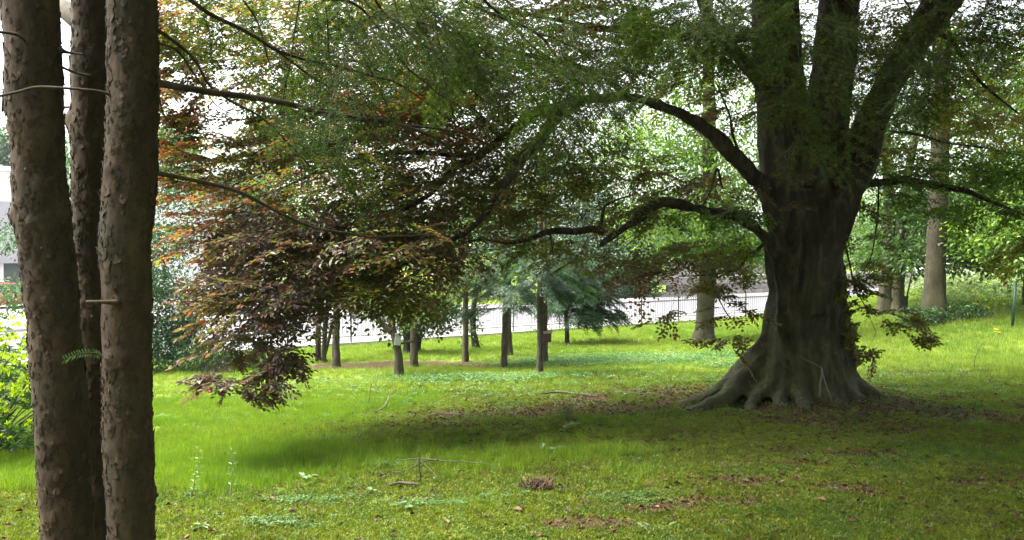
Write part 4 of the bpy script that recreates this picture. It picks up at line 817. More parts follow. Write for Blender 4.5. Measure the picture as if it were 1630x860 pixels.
# ------------------------------------------------------------------ shrubs and trees on the lawn's far left and behind
g = gat(235, 598)
LT = [(g.x-1.0, g.y+1.2, g.z-.1, .16), (g.x-1., g.y+1.2, 2.2, .13), (g.x-.8, g.y+1.3, 5, .09), (g.x-.6, g.y+1.4, 8, .04)]
Yl = g.y+1.2
tree('bushy_tree', 'dense blue-green bushy tree behind the three conifer stems', [LT], [pb(270, 540, Yl, 55, 42, 1.1, 170), pb(150, 520, Yl, 70, 60, 1.2, 120), pb(250, 460, Yl, 55, 45, 1.2, 110), pb(150, 420, Yl, 70, 60, 1.2, 80), pb(255, 380, Yl, 55, 40, 1.1, 90), pb(285, 300, Yl, 55, 40, 1.1, 80), pb(130, 300, Yl, 60, 60, 1.2, 60), pb(265, 220, Yl, 50, 40, 1, 56), pb(20, 470, Yl, 40, 30, 1, 40), pb(20, 380, Yl-1, 30, 26, 1, 24), pb(310, 500, Yl, 16, 30, .6, 20)], 28, .22, .11, .055, pal([(.035, .085, .04), (.05, .115, .05), (.025, .055, .04), (.07, .14, .04)], [3, 2, 2, 1]), 'darkbark', maxr=.04)
# rhododendron-like bush with yellow-green new leaves
g = gat(-10, 735); bush = empty('laurel_bush', (g.x, g.y, g.z), 'glossy bush with bright yellow-green shoots, cut by the picture edge', 'bush')
cx, cy = g.x-.55, g.y+.5; mbL = MB(); mbS = MB(); Cn = []
for _ in range(1300):
    v = norm(rng.normal(size=3)); v[2] = abs(v[2]); rr = np.array([1.25, 1.1, 1.42])*(.62+.4*rng.random()); Cn.append((cx+v[0]*rr[0], cy+v[1]*rr[1], g.z+.12+v[2]*rr[2]))
Cn = np.array(Cn); root = np.array([cx, cy, g.z-.05])
for k, c in enumerate(Cn):
    out = norm(c-root); young = rng.random() < (.38+.4*(out[2] > .4)); n = 9; a = np.arange(n)*2.4+rng.random()*6
    u = norm(np.cross(out, [0, 0, 1.])+1e-3); v_ = np.cross(out, u); el = rng.uniform(.15, .75, n) if not young else rng.uniform(.6, 1.2, n)
    D = (np.cos(a)[:, None]*u+np.sin(a)[:, None]*v_)*np.cos(el)[:, None]+out*np.sin(el)[:, None]; P = np.repeat(c[None], n, 0)
    V, F, kk = leaf_arrays(P, D, np.repeat(out[None], n, 0)+rng.normal(0, .15, (n, 3)), (.060 if young else .082), (.019 if young else .026), 'hex', .12, .1)
    col = np.array([.24, .32, .015]) if young else np.array([.028, .06, .02]); mbL.add(V, F, C=np.repeat(col*rng.uniform(.75, 1.2, (n, 1)), kk, 0))
    if k % 14 == 0: mbS.tube([root+out*[.2, .2, 0], root*.5+c*.5, c*.9+root*.1], [.012, .007, .003], 5, None, False)
mbL.obj('foliage', M['leaf'], bush, col=True).__setitem__('kind', 'stuff'); mbS.obj('stem', M['twig'], bush).__setitem__('kind', 'stuff')
# low shrub growth in front of the railings on the beech's drooping side
for (px, py, r_, lab) in ((385, 585, .9, 'low dark shrub half hidden by the hanging bronze leaves'), (330, 592, .7, 'small shrub joining the bushy tree to the lawn edge')):
    g = gat(px, py); mbL = MB(); crown_leaves(mbL, in_blob(70, (g.x, g.y, g.z+.3), (r_, .5, .45)), 20, .13, .09, .05, DKG); tag(mbL.obj('low_shrub', M['bgleaf'], col=True), lab, 'shrub')

# trees and hedge beyond the road
BK = 'trees beyond the road'
def back(px, base_d, w, topz, label, blobs, colf, name='roadside_tree', L=.3, per=26, rad=.6):
    u = (px-815)/FPX; A = A_F+base_d*math.sqrt(1+B_F**2); Yb = A/(1-B_F*u); x = u*Yb; z0 = gz(x, Yb)
    T = [(x, Yb, z0-.1, w), (x+.1, Yb, z0+topz*.4, w*.8), (x-.1, Yb, z0+topz*.8, w*.5), (x, Yb, z0+topz, w*.25)]
    return tree(name, label, [T], [pb(b[0], b[1], Yb+(b[6] if len(b) > 6 else 0), *b[2:6]) for b in blobs], per, rad, L, L*.55, colf, 'bark', BK, branch_r=.012, maxr=.14)
back(1010, 17, .3, 9, 'blue-green tree behind the hedge, framed by the two arching beech limbs', [(1010, 410, 60, 60, 4, 190), (960, 350, 60, 50, 3, 110), (1060, 350, 50, 50, 3, 100)], HAZE_TEAL)
back(1110, 22, .35, 13, 'tall blue-green tree rising beyond the stone wall', [(1110, 360, 70, 60, 4, 170), (1090, 260, 60, 60, 4, 60), (1180, 400, 50, 34, 3, 110)], HAZE_TEAL)
back(930, 19, .3, 12, 'grey-green tree beyond the road, above the dark spruce', [(920, 400, 70, 60, 4, 170), (900, 300, 80, 60, 4, 120), (840, 380, 50, 50, 4, 90)], HAZE_TEAL)
back(1220, 26, .35, 13, 'leafy tree over the wall, mostly behind the beech trunk', [(1230, 400, 70, 50, 4, 130), (1210, 310, 70, 60, 4, 90), (1290, 380, 60, 60, 4, 90)], MIDG)
back(1370, 20, .35, 12, 'bright leafy tree beyond the road between beech and forked tree', [(1370, 390, 60, 40, 4, 150), (1350, 320, 60, 50, 4, 130), (1420, 380, 60, 50, 4, 130)], BRTG)
back(1540, 26, .4, 13, 'broad pale green tree above the stone gate pillars', [(1560, 370, 80, 44, 5, 190), (1500, 330, 80, 60, 5, 170), (1600, 300, 80, 60, 5, 150)], MIDG, L=.36)
back(720, 24, .3, 10, 'light green tree far beyond the road behind the row of thin trees', [(720, 390, 90, 60, 5, 150), (620, 370, 70, 60, 5, 120), (800, 330, 80, 60, 5, 130)], MIDG, L=.34)
back(400, 30, .3, 12, 'pale green tree far off by the car park', [(420, 300, 60, 60, 4, 120), (450, 230, 50, 50, 4, 70), (390, 360, 40, 40, 3, 40)], HAZE_TEAL, L=.3)
back(250, 42, .3, 9, 'faint grey-green tree beyond the white hall', [(250, 250, 70, 50, 5, 130), (160, 250, 70, 40, 5, 90)], HAZE_TEAL, L=.4)
back(-10, 62, .4, 12, 'blue-green tree rising over the flat roof of the hall at the picture edge', [(10, 240, 50, 34, 6, 150), (-70, 230, 70, 40, 6, 120)], HAZE_TEAL, L=.5)
def hedge(name, label, s0, s1, d0, h_, dep, n, colf, lz=.16):
    mbL = MB(); S = rng.uniform(s0, s1, n); Dd = d0+rng.uniform(0, dep, n); P = np.array([0, A_F, 0])+fu*S[:, None]+fn*Dd[:, None]; z = hgt(P[:, 0], P[:, 1]); P[:, 2] = z+rng.random(n)**.8*h_*(.75+.3*n2(S, S, .4, 3.)); crown_leaves(mbL, P, 22, .24, lz, lz*.6, colf); return tag(mbL.obj(name, M['bgleaf'], col=True), label, 'hedge')
def s_of(px, d):
    u = (px-815)/FPX; A = A_F+d*math.sqrt(1+B_F**2); Yb = A/(1-B_F*u); p = np.array([u*Yb, Yb-A_F, 0]); return float(p@fu)
hedge('hedge', 'dense dark hedge at the far side of the road, ending where the wall begins', s_of(945, 14.5), s_of(1064, 14.5), 14.3, 2.6, 3, 520, HAZE_TEAL)
hedge('hedge', 'low clipped green strip growing along the foot of the railings', s_of(830, 0), s_of(1110, 0), -.45, .16, .3, 200, MIDG, .08)
# weedy bank on the far right with its pale herbs
mbL = MB(); n = 1700
P = np.stack([rng.uniform(15.5, 34, n), rng.uniform(27, 44, n)], -1); keepb = (fdist(P[:, 0], P[:, 1]) < -1.0) & (P[:, 0]/P[:, 1] > .545+.05*n2(P[:, 0], P[:, 1], .3, 1.)); P = P[keepb]
z = hgt(P[:, 0], P[:, 1]); hh = .55+.35*n2(P[:, 0], P[:, 1], .5, 8.); C = np.stack([P[:, 0], P[:, 1], z+hh*rng.random(len(P))**.6*1.3], -1)
crown_leaves(mbL, C, 26, .20, .16, .035, pal([(.16, .22, .08), (.22, .26, .13), (.10, .17, .04), (.30, .33, .22)], [3, 3, 2, 1]), 1.1, up=.1)
tag(mbL.obj('herb_bank', M['bgleaf'], col=True), 'pale rank herbs covering the bank below the green fence', 'herbs', kind='stuff')
for (px, py, n_, lab) in ((1587, 545, 10, 'single tuft with orange-yellow flowers in the open grass'), (1590, 505, 70, 'patch of yellow flowers at the foot of the herb bank')):
    g = gat(px, py); mb = MB(); mf = MB(); n_ = 5 if n_ == 10 else n_
    for _ in range(n_):
        x, y = g.x+rng.normal(0, .08 if n_ < 20 else .7), g.y+rng.normal(0, .08 if n_ < 20 else .4); z0 = gz(x, y); h_ = rng.uniform(.2, .38) if n_ < 20 else rng.uniform(.35, .7); tp = np.array([x+rng.normal(0, .04), y, z0+h_])
        mb.tube([(x, y, z0), tp], [.004, .003], 4); N = 6; D = np.stack([np.cos(np.arange(N)), np.sin(np.arange(N)), np.full(N, .5)], -1)
        V, F, kk = leaf_arrays(np.repeat(tp[None], N, 0), D, np.repeat([[0, 0, 1.]], N, 0), .05, .03, 'rhomb'); mf.add(V, F, C=(.6, .42, .02) if n_ < 20 else (.42, .45, .03))
    e = empty('yellow_flowers' if n_ > 20 else 'flower_tuft', (g.x, g.y, g.z), lab, 'flowers'); mb.obj('stems', simple('stem_green', (.07, .13, .03)), e); mf.obj('petals', M['herb'], e, col=True)

# ------------------------------------------------------------------ iron railings
M['iron'] = simple('dark_iron', (.045, .045, .05), .5, .2, 10, .6)
M['plinth'] = simple('stone_plinth', (.30, .28, .25), .85, .25, 3)
fence = empty('iron_railings', fpt(0, 0, -1.95), 'dark iron railings with spear tops on a low stone edge along the road', 'railings')
def fz(s): p = fpt(s, 0); return gz(p[0], p[1])
s0, s1 = s_of(345, 0), s_of(1475, 0); mb = MB()
for s in np.arange(s0-12, s1+3, 2.4):
    c = fpt(s+1.2, .05); z = fz(s+1.2); mb.box((c[0], c[1], z+.02), (1.195, .11, .14), math.atan(B_F))
    mb.obj('plinth_stone', M['plinth'], fence); mb = MB()
for h_ in (.24, 1.02):
    mb = MB(); Ps = [fpt(s, .05, fz(s)+.14+h_) for s in np.linspace(s0-12, s1+3, 60)]
    mb.tube(Ps, .016, 4); mb.obj('rail', M['iron'], fence)
def picket(h_, w_):
    mb = MB(); mb.tube([(0, 0, .04), (0, 0, h_)], [w_, w_], 5); mb.tube([(0, 0, h_-.01), (0, 0, h_+.03), (0, 0, h_+.10)], [w_*.9, w_*2.0, .002], 5); return mb.mesh('picket', M['iron'])
pk, pk2 = picket(1.1, .0085), picket(.30, .007)
mbp = MB(); mbp.box((0, 0, .62), (.022, .022, .64)); mbp.tube([(0, 0, 1.25), (0, 0, 1.30), (0, 0, 1.36)], [.03, .04, .004], 8); post = mbp.mesh('post', M['iron'])
for k, s in enumerate(np.arange(s0, s1, (s1-s0)/290)):
    p = fpt(s, .05, fz(s)+.14); o = link('picket', pk); o.parent = fence; o.matrix_parent_inverse = Matrix.Translation(fence.location).inverted(); o.location = p
    p = fpt(s+.06, .05, fz(s)+.14); o = link('short_picket', pk2); o.parent = fence; o.matrix_parent_inverse = Matrix.Translation(fence.location).inverted(); o.location = p
for s in np.arange(s0-12, s1+3, 2.4):
    p = fpt(s, .05, fz(s)+.1); o = link('post', post); o.parent = fence; o.matrix_parent_inverse = Matrix.Translation(fence.location).inverted(); o.location = p

# ------------------------------------------------------------------ green wire fence on the bank
M['green'] = simple('green_paint', (.012, .045, .032), .45, .15, 10, .2)
wf = empty('wire_fence', at(1570, 480, 34), 'dark green post and wire fence above the herb bank', 'fence')
tops = [(1531, 459, 39), (1545, 457.5, 37), (1563, 455, 34.5), (1583, 454.5, 32.5), (1606, 453, 30.5), (1632, 450, 28.5)]; tp = []
for px, py, Yp in tops:
    q = at(px, py, Yp); mb = MB(); z0 = gz(q.x, q.y); mb.box((q.x, q.y, (q.z+z0)/2-.1), (.045, .045, (q.z-z0)/2+.1)); mb.obj('post', M['green'], wf); tp.append(q)
mb = MB()
for dz in (-.05, -.35, -.65): mb.tube([q+Vector((0, 0, dz)) for q in tp], .012, 4)
mb.obj('rail', M['green'], wf); mb = MB()
for a, b in zip(tp[:-1], tp[1:]):
    nn = int((b-a).length/.07); H = .95
    for k in range(nn):
        p = a.lerp(b, k/nn); mb.tube([p+Vector((0, 0, -.03)), p+Vector((0, 0, -H))], .0025, 3)
mb.obj('wire', M['green'], wf).__setitem__('kind', 'stuff')
g = gat(1611, 523); q = at(1617, 448, g.y); mb = MB(); mb.tube([(g.x, g.y, g.z-.1), tuple(q)], [.045, .042], 10)
tag(mb.obj('fence_post', M['green'], None, True), 'lone round green metal post leaning slightly at the lawn edge', 'post')
# small green bin by the forked tree
g = gat(1441, 500); e = empty('green_bin', (g.x, g.y+.6, g.z), 'small green bin beside the forked tree', 'bin'); mb = MB(); mb.box((g.x, g.y+.6, g.z+.3), (.28, .25, .32)); mb.obj('bin_body', M['green'], e); mb = MB(); mb.box((g.x, g.y+.6, g.z+.645), (.30, .27, .022)); mb.obj('lid', M['green'], e)
g = gat(1449, 498); q = at(1455, 420, g.y+.5); mb = MB(); mb.tube([(g.x, g.y+.5, g.z), tuple(q)], [.03, .03], 8)
tag(mb.obj('metal_pole', M['iron'], None, True), 'thin dark pole standing behind the green bin', 'pole')

# ------------------------------------------------------------------ stone wall beyond the road
wall = empty('stone_wall', fpt(s_of(1200, 14.2), 14.2), 'long grey stone retaining wall with coping beyond the road', 'wall')
M['stone'] = simple('wall_stone', (.25, .215, .205), .9, .25, 2.5, bumpy=.5); M['stone2'] = simple('wall_stone_dark', (.16, .14, .135), .9, .3, 2.5, bumpy=.5); M['coping'] = simple('coping_stone', (.36, .33, .32), .85, .15, 3)
bm_ = [MB() for _ in range(3)]; sz = (.68, .15, .24); bms = []
for j, (mm, hz) in enumerate(((M['stone'], (.675, .15, .235)), (M['stone2'], (.675, .15, .235)), (M['coping'], (.685, .2, .07)))):
    mb = MB(); mb.box((0, 0, 0), hz); me = mb.mesh('stone_block', mm); bms.append(me)
sa, sb = s_of(1062, 14.2), s_of(1500, 14.2)
def wpiece(name, me, s, d, z):
    p = fpt(s, d, z); o = link(name, me); o.parent = wall; o.matrix_parent_inverse = Matrix.Translation(wall.location).inverted(); o.location = p; o.rotation_euler = (0, 0, math.atan(B_F))
for c in range(3):
    for k, s in enumerate(np.arange(sa+(c % 2)*.69, sb, 1.38)):
        z = fz_ = gz(*fpt(s, 14.2)[:2]); wpiece('stone_block', bms[0 if c != 1 and rng.random() > .3 else 1], s, 14.2+rng.normal(0, .012), z+.2+c*.49)
for s in np.arange(sa, sb, 1.4): wpiece('coping_stone', bms[2], s, 14.2, gz(*fpt(s, 14.2)[:2])+1.52)
# rising bank wall behind: a second pinkish wall
w2 = empty('garden_wall', fpt(s_of(1150, 19), 19), 'pinkish rendered wall set back above the stone wall', 'wall'); mb = MB()
for s in np.arange(s_of(1085, 19), s_of(1250, 19), 3.):
    p = fpt(s, 19, gz(*fpt(s, 19)[:2])); mb.box((p[0], p[1], p[2]+1.35), (1.48, .12, 1.3), math.atan(B_F)); mb.obj('wall_panel', simple('pink_render', (.36, .30, .30), .9, .1, 2), w2) if s < -1e9 else None
mb.obj('wall_face', simple('pink_render', (.36, .30, .30), .9, .1, 2), w2)

# ------------------------------------------------------------------ cars
M['tyre'] = simple('tyre', (.02, .02, .02), .8, .1, 5); M['rim'] = simple('rim', (.4, .4, .42), .35, .1, 5, .8)
M['glass'] = simple('car_glass', (.03, .035, .04), .08, .1, 2, 0, 0); M['lamp'] = simple('headlamp', (.7, .7, .68), .15, .05, 4, 0, 0); M['rear'] = simple('rear_lamp', (.35, .02, .02), .2, .1, 4, 0, 0)
def paint(name, c):
    m = simple(name, c, .25, .04, 1, 0, 0); m.node_tree.nodes['Principled BSDF'].inputs['Coat Weight'].default_value = .6; return m
def loft(mb, secs):
    n = len(secs[0]); V = np.concatenate([np.array(s_, float) for s_ in secs]); Q = []
    for k in range(len(secs)-1):
        for j in range(n): Q.append([k*n+j, k*n+(j+1) % n, (k+1)*n+(j+1) % n, (k+1)*n+j])
    mb.add(V, Q=Q+[[0, 1, 2, 3]] if n == 4 else Q)
def car_body(mat, parent):
    # sections across the car (y, z) at each x: lower tub with bonnet, cabin loft above
    prof = [(-2.1, .35, .62, .72), (-2.05, .28, .80, .82), (-1.5, .22, .90, .86), (-.8, .2, .94, .87), (0, .2, .95, .87), (.8, .2, .93, .87), (1.2, .22, .90, .86), (1.9, .26, .74, .82), (2.1, .34, .58, .68)]
    bm = bmesh.new(); rings = []
    for x, lo, hi, w_ in prof:
        ring = [(-w_*.94, lo), (w_*.94, lo), (w_, lo+.15), (w_, hi-.16), (w_*.9, hi), (-w_*.9, hi), (-w_, hi-.16), (-w_, lo+.15)]; rings.append([bm.verts.new((x, y, z)) for y, z in ring])
    for a, b in zip(rings[:-1], rings[1:]):
        for j in range(8): bm.faces.new((a[j], a[(j+1) % 8], b[(j+1) % 8], b[j]))
    bm.faces.new(rings[0][::-1]); bm.faces.new(rings[-1])
    roof = [(-1.65, .93, .80, .93), (-1.1, .93, .66, 1.40), (-.2, .94, .66, 1.46), (.5, .93, .66, 1.40), (1.15, .90, .78, .91)]
    rr = [[bm.verts.new(p) for p in ((x, -w_-.10*(h_ > 1), z0), (x, w_+.10*(h_ > 1), z0), (x, w_, h_-.03), (x, w_-.08, h_), (x, -w_+.08, h_), (x, -w_, h_-.03))] for x, z0, w_, h_ in roof]
    for a, b in zip(rr[:-1], rr[1:]):
        for j in range(6): bm.faces.new((a[j], a[(j+1) % 6], b[(j+1) % 6], b[j]))
    bmesh.ops.recalc_face_normals(bm, faces=bm.faces); me = bpy.data.meshes.new('body'); bm.to_mesh(me); bm.free(); me.materials.append(mat); return link('body', me, parent)
def quad(name, pts, mat, parent, off=(0, 0, 0)):
    mb = MB(); V = np.array(pts, float); V2 = V+np.array(off); mb.add(np.concatenate([V, V2]), Q=[[0, 1, 2, 3], [7, 6, 5, 4], [0, 4, 5, 1], [1, 5, 6, 2], [2, 6, 7, 3], [3, 7, 4, 0]]); return mb.obj(name, mat, parent)
def car(name, label, mat, loc, rz):
    e = empty(name, (0, 0, 0), label, 'car', 'parked cars'); car_body(mat, e)
    for s in (-1, 1):
        quad('side_window', [(-1.0, s*.765, .96), (-.28, s*.765, .96), (-.28, s*.69, 1.36), (-.95, s*.69, 1.33)], M['glass'], e, (0, s*.012, 0))
        quad('side_window', [(-.2, s*.765, .96), (.75, s*.765, .96), (.42, s*.69, 1.34), (-.2, s*.69, 1.37)], M['glass'], e, (0, s*.012, 0))
        quad('headlight', [(2.02, s*.42, .55), (2.02, s*.72, .55), (1.95, s*.72, .68), (1.95, s*.42, .70)], M['lamp'], e, (.05, 0, 0)); quad('tail_light', [(-2.08, s*.45, .66), (-2.08, s*.74, .66), (-2.05, s*.74, .8), (-2.05, s*.45, .8)], M['rear'], e, (-.03, 0, 0))
        for x in (-1.3, 1.3):
            mb = MB(); mb.tube([(x, s*.70, .31), (x, s*.88, .31)], [.31, .31], 20); wl = mb.obj('wheel', M['tyre'], e); mb = MB(); mb.tube([(x, s*.86, .31), (x, s*.892, .31)], [.19, .17], 14); mb.obj('rim', M['rim'], wl)
    quad('windscreen', [(1.10, -.66, .94), (1.10, .66, .94), (.54, .58, 1.37), (.54, -.58, 1.37)], M['glass'], e, (.012, 0, .012)); quad('rear_window', [(-1.58, -.66, .97), (-1.58, .66, .97), (-1.15, .58, 1.36), (-1.15, -.58, 1.36)], M['glass'], e, (-.012, 0, .01))
    e.location = loc; e.rotation_euler = (0, 0, rz); return e
aF = math.atan(B_F)
def onr(px, d, lift=.03):
    p = fpt(s_of(px, d), d); return (p[0], p[1], gz(p[0], p[1])+lift)
car('parked_car', 'red car standing behind the stone wall beyond the forked tree', paint('red_paint', (.55, .02, .015)), onr(1383, 17., 0), aF)
car('parked_car', 'small red car showing under the white hall beside the first conifer stem', paint('dark_red_paint', (.45, .03, .04)), onr(14, 26.), aF+.4)
car('parked_car', 'blue car glimpsed between the first two conifer stems', paint('blue_paint', (.02, .10, .45)), onr(120, 23.), aF)
car('parked_car', 'silver car seen through the hanging bronze leaves, nearer one', paint('silver_paint', (.5, .5, .52)), onr(330, 15.8), aF+.1)
car('parked_car', 'white car parked furthest back in the car park', paint('white_paint', (.75, .75, .75)), onr(345, 27.), aF)
car('parked_car', 'grey car behind the row of thin trees', paint('grey_paint', (.3, .31, .33)), onr(590, 16.), aF)

# ------------------------------------------------------------------ buildings
M['white'] = simple('white_render', (.72, .72, .72), .8, .05, 1); M['grey_clad'] = simple('grey_cladding', (.34, .34, .37), .6, .08, 2); M['pane'] = simple('window_glass', (.06, .08, .10), .1, .2, 1, 0, 0); M['yellow'] = simple('yellow_frame', (.62, .45, .04), .5, .1, 3, 0, 0); M['brick'] = simple('chimney_brick', (.35, .16, .13), .9, .2, 6)
def building(name, label, c, half, rz, z0, h_, wins, roofm, mat, extras=None):
    e = empty(name, (0, 0, 0), label, 'building'); mb = MB(); mb.box((0, 0, h_/2), (half[0], half[1], h_/2)); wl = mb.obj('wall', mat, e)
    mb = MB(); mb.box((0, 0, h_+.16), (half[0]+.25, half[1]+.25, .15)); mb.obj('roof', roofm, e)
    for (x, z, ww, hh, fm) in wins:
        mb = MB(); 
        for q in ((x-ww-.05, z, .06, hh+.1), (x+ww+.05, z, .06, hh+.1), (x, z-hh-.05, ww, .05), (x, z+hh+.05, ww, .05)): mb.box((q[0], -half[1]-.04, q[1]), (q[2] if q[2] != .06 else .05, .045, q[3]))
        f = mb.obj('window', fm, e); mb = MB(); mb.box((x, -half[1]-.012, z), (ww-.002, .008, hh-.002)); mb.obj('pane', M['pane'], f)
    if extras: extras(e)
    e.location = (c[0], c[1], z0); e.rotation_euler = (0, 0, rz); return e
p = fpt(s_of(60, 34), 38)
def ex(e):
    mb = MB(); mb.box((-hx+5, -6.2, 4.4), (6.5, .2, 2.0)); mb.obj('cladding_panel', M['grey_clad'], e)
    mb = MB(); mb.box((-hx+9, -3, 9.15), (.35, .35, .45)); mb.obj('chimney', M['brick'], e)
hx = (s_of(420, 34)-s_of(-120, 34))/2
p = fpt((s_of(420, 34)+s_of(-120, 34))/2, 38)
zb = gz(p[0], p[1])
building('white_hall', 'long white flat-roofed hall with a grey panel beyond the car park', p, (hx, 6, 0), aF, zb, 8.4, [(x, 1.6, 1.1, .8, M['white']) for x in np.arange(-hx+2, hx-6, 3.4)]+[(hx-4.2, 3.0, .45, .8, M['yellow']), (hx-2.6, 2.9, .4, .8, M['yellow'])], M['white'], M['white'], ex)
p = fpt(s_of(1525, 22), 24); building('white_house', 'small white house with red-framed door beyond the tall smooth tree', p, (2.2, 2, 0), aF, gz(p[0], p[1]), 2.7, [(-1, 1.3, .35, 1.1, simple('red_frame', (.4, .05, .04))), (1., 1.5, .45, .55, M['white'])], M['coping'], M['white'])
p = fpt(s_of(1600, 26), 30); building('grey_house', 'grey house half hidden behind the gate pillars', p, (7, 3, 0), aF, gz(p[0], p[1]), 4.2, [(x, 2.6, .6, .8, M['white']) for x in (-5, -2.5, 0, 2.5, 5)], M['grey_clad'], simple('blue_grey_render', (.22, .25, .30), .8, .1, 2))
for px, nm in ((1556, 'squat pale gate pillar nearest the white house'), (1577, 'broad pinkish gate pillar in the middle of the three'), (1600, 'pale gate pillar farthest from the white house')):
    q = at(px, 420, 52); z0 = gz(q.x, q.y); e = empty('gate_pillar', (q.x, q.y, z0), nm, 'pillar', 'stone gate pillars'); mb = MB(); mb.box((q.x, q.y, (z0+q.z)/2), (.38, .38, (q.z-z0)/2)); mb.obj('shaft', M['coping'], e); mb = MB(); mb.box((q.x, q.y, q.z+.09), (.48, .48, .09)); mb.obj('cap', M['plinth'], e)

# ------------------------------------------------------------------ ground cover
def gn_scatter(name, P, rot, scl, tint, sources, kind='stuff'):
    me = bpy.data.meshes.new(name); me.vertices.add(len(P)); me.vertices.foreach_set('co', np.ascontiguousarray(P, np.float32).ravel())
    for nm, ty, arr, fld in (('rot', 'FLOAT_VECTOR', rot, 'vector'), ('scl', 'FLOAT_VECTOR', scl, 'vector')):
        a = me.attributes.new(nm, ty, 'POINT'); a.data.foreach_set(fld, np.ascontiguousarray(arr, np.float32).ravel())
    a = me.attributes.new('tint', 'FLOAT_COLOR', 'POINT'); c = np.ones((len(P), 4), np.float32); c[:, :3] = tint; a.data.foreach_set('color', c.ravel())
    a = me.attributes.new('which', 'INT', 'POINT'); a.data.foreach_set('value', rng.integers(0, len(sources), len(P)).astype(np.int32))
    o = link(name, me); tag(o, kind=kind)
    g = bpy.data.node_groups.new(name, 'GeometryNodeTree'); g.interface.new_socket('Geometry', in_out='INPUT', socket_type='NodeSocketGeometry'); g.interface.new_socket('Geometry', in_out='OUTPUT', socket_type='NodeSocketGeometry')
    gi = g.nodes.new('NodeGroupInput'); go = g.nodes.new('NodeGroupOutput'); ip = g.nodes.new('GeometryNodeInstanceOnPoints'); ip.inputs['Pick Instance'].default_value = True
    gi_ = g.nodes.new('GeometryNodeJoinGeometry')
    for s in reversed(sources):
        so_ = bpy.data.objects.new(name+'_source', s); oi = g.nodes.new('GeometryNodeObjectInfo'); oi.inputs[0].default_value = so_; oi.inputs['As Instance'].default_value = False
        ti = g.nodes.new('GeometryNodeGeometryToInstance'); g.links.new(oi.outputs['Geometry'], ti.inputs[0]); g.links.new(ti.outputs[0], gi_.inputs[0])
    g.links.new(gi.outputs[0], ip.inputs['Points']); g.links.new(gi_.outputs[0], ip.inputs['Instance'])
    for nm, ty, sock in (('rot', 'FLOAT_VECTOR', 'Rotation'), ('scl', 'FLOAT_VECTOR', 'Scale'), ('which', 'INT', 'Instance Index')):
        na = g.nodes.new('GeometryNodeInputNamedAttribute'); na.data_type = ty; na.inputs['Name'].default_value = nm; g.links.new(na.outputs['Attribute'], ip.inputs[sock])
    g.links.new(ip.outputs[0], go.inputs[0]); md = o.modifiers.new('scatter', 'NODES'); md.node_group = g; return o
def blade_tuft(seed, n, h_, spread, w_, lean=.35):
    r = np.random.default_rng(seed); V = []; Q = []; T = []
    for k in range(n):
        a = r.random()*6.28; x, y = r.normal(0, spread, 2); hh = h_*r.uniform(.55, 1.15); ln = hh*lean*r.uniform(.3, 1.6); b = r.random()*6.28; dx, dy = math.cos(a)*ln, math.sin(a)*ln; wx, wy = math.cos(b)*w_/2, math.sin(b)*w_/2; i = len(V)
        V += [(x-wx, y-wy, -.01), (x+wx, y+wy, -.01), (x+dx*.35+wx*.8, y+dy*.35+wy*.8, hh*.6), (x+dx*.35-wx*.8, y+dy*.35-wy*.8, hh*.6), (x+dx, y+dy, hh)]
        Q.append([i, i+1, i+2, i+3]); T.append([i+3, i+2, i+4])
    return mesh_np('tuft', np.array(V), [np.array(Q), np.array(T)], M['grass'])
def moss_tuft(seed, n=26):
    r = np.random.default_rng(seed); V = []; T = []
    for k in range(n):
        x, y = r.normal(0, .022, 2); a = r.random()*6.28; hh = r.uniform(.005, .015); i = len(V); V += [(x+math.cos(a)*.004, y+math.sin(a)*.004, 0), (x-math.cos(a)*.004, y-math.sin(a)*.004, 0), (x+r.normal(0, .007), y+r.normal(0, .007), hh)]; T.append([i, i+1, i+2])
    return mesh_np('moss', np.array(V), np.array(T), M['grass'])
def clover(seed, n=9, h_=.06, s=.03):
    r = np.random.default_rng(seed); P = np.stack([r.normal(0, .05, n), r.normal(0, .05, n), r.uniform(.4, 1., n)*h_], -1); a = r.random(n)*6.28; D = np.stack([np.cos(a), np.sin(a), r.normal(.1, .2, n)], -1)
    V, F, k = leaf_arrays(P, D, r.normal(0, .3, (n, 3))+[0, 0, 1], s*r.uniform(.6, 1.3, n), s*.7, 'hex'); return mesh_np('clover', V, F, M['grass'])
def field(n, xlo, xhi, ylo, yhi, prob, cone=True):
    x = rng.uniform(xlo, xhi, n*3); y = rng.uniform(ylo, yhi, n*3)
    k = (np.abs(x) < y*.76+1.6) if cone else np.ones(len(x), bool)
    k &= (np.hypot(x-bb.x, y-BY) > .75) & (fdist(x, y) < -.15); x, y = x[k], y[k]; k = rng.random(len(x)) < prob(x, y); x, y = x[k][:n], y[k][:n]; return x, y
def tints(x, y, cols, scale=1.2):
    cols = np.array(cols); f = np.clip(.5+.5*n2(x, y, scale, 7.)+rng.normal(0, .26, len(x)), 0, .999)*(len(cols)-1); i = f.astype(int); f = (f-i)[:, None]; return (cols[i]*(1-f)+cols[i+1]*f)*rng.uniform(.68, 1.3, (len(x), 1))
zz = lambda x, y: samp(Z, x, y)
tuf = [blade_tuft(s, 14, .09, .035, .0035) for s in range(5)]
tufB = [blade_tuft(s+30, 16, .16, .07, .008) for s in range(4)]
tufL = [blade_tuft(s+60, 14, .26, .05, .0045, .3) for s in range(4)]
def gprob(x, y): return np.clip((1-samp(moss, x, y)*1.1)*(1-samp(soil, x, y)*1.1), .0, 1)
GC = [(.075, .145, .010), (.10, .18, .012), (.14, .20, .014), (.09, .155, .012)]
x, y = field(58000, -10, 12, 4.2, 13, gprob); n = len(x)
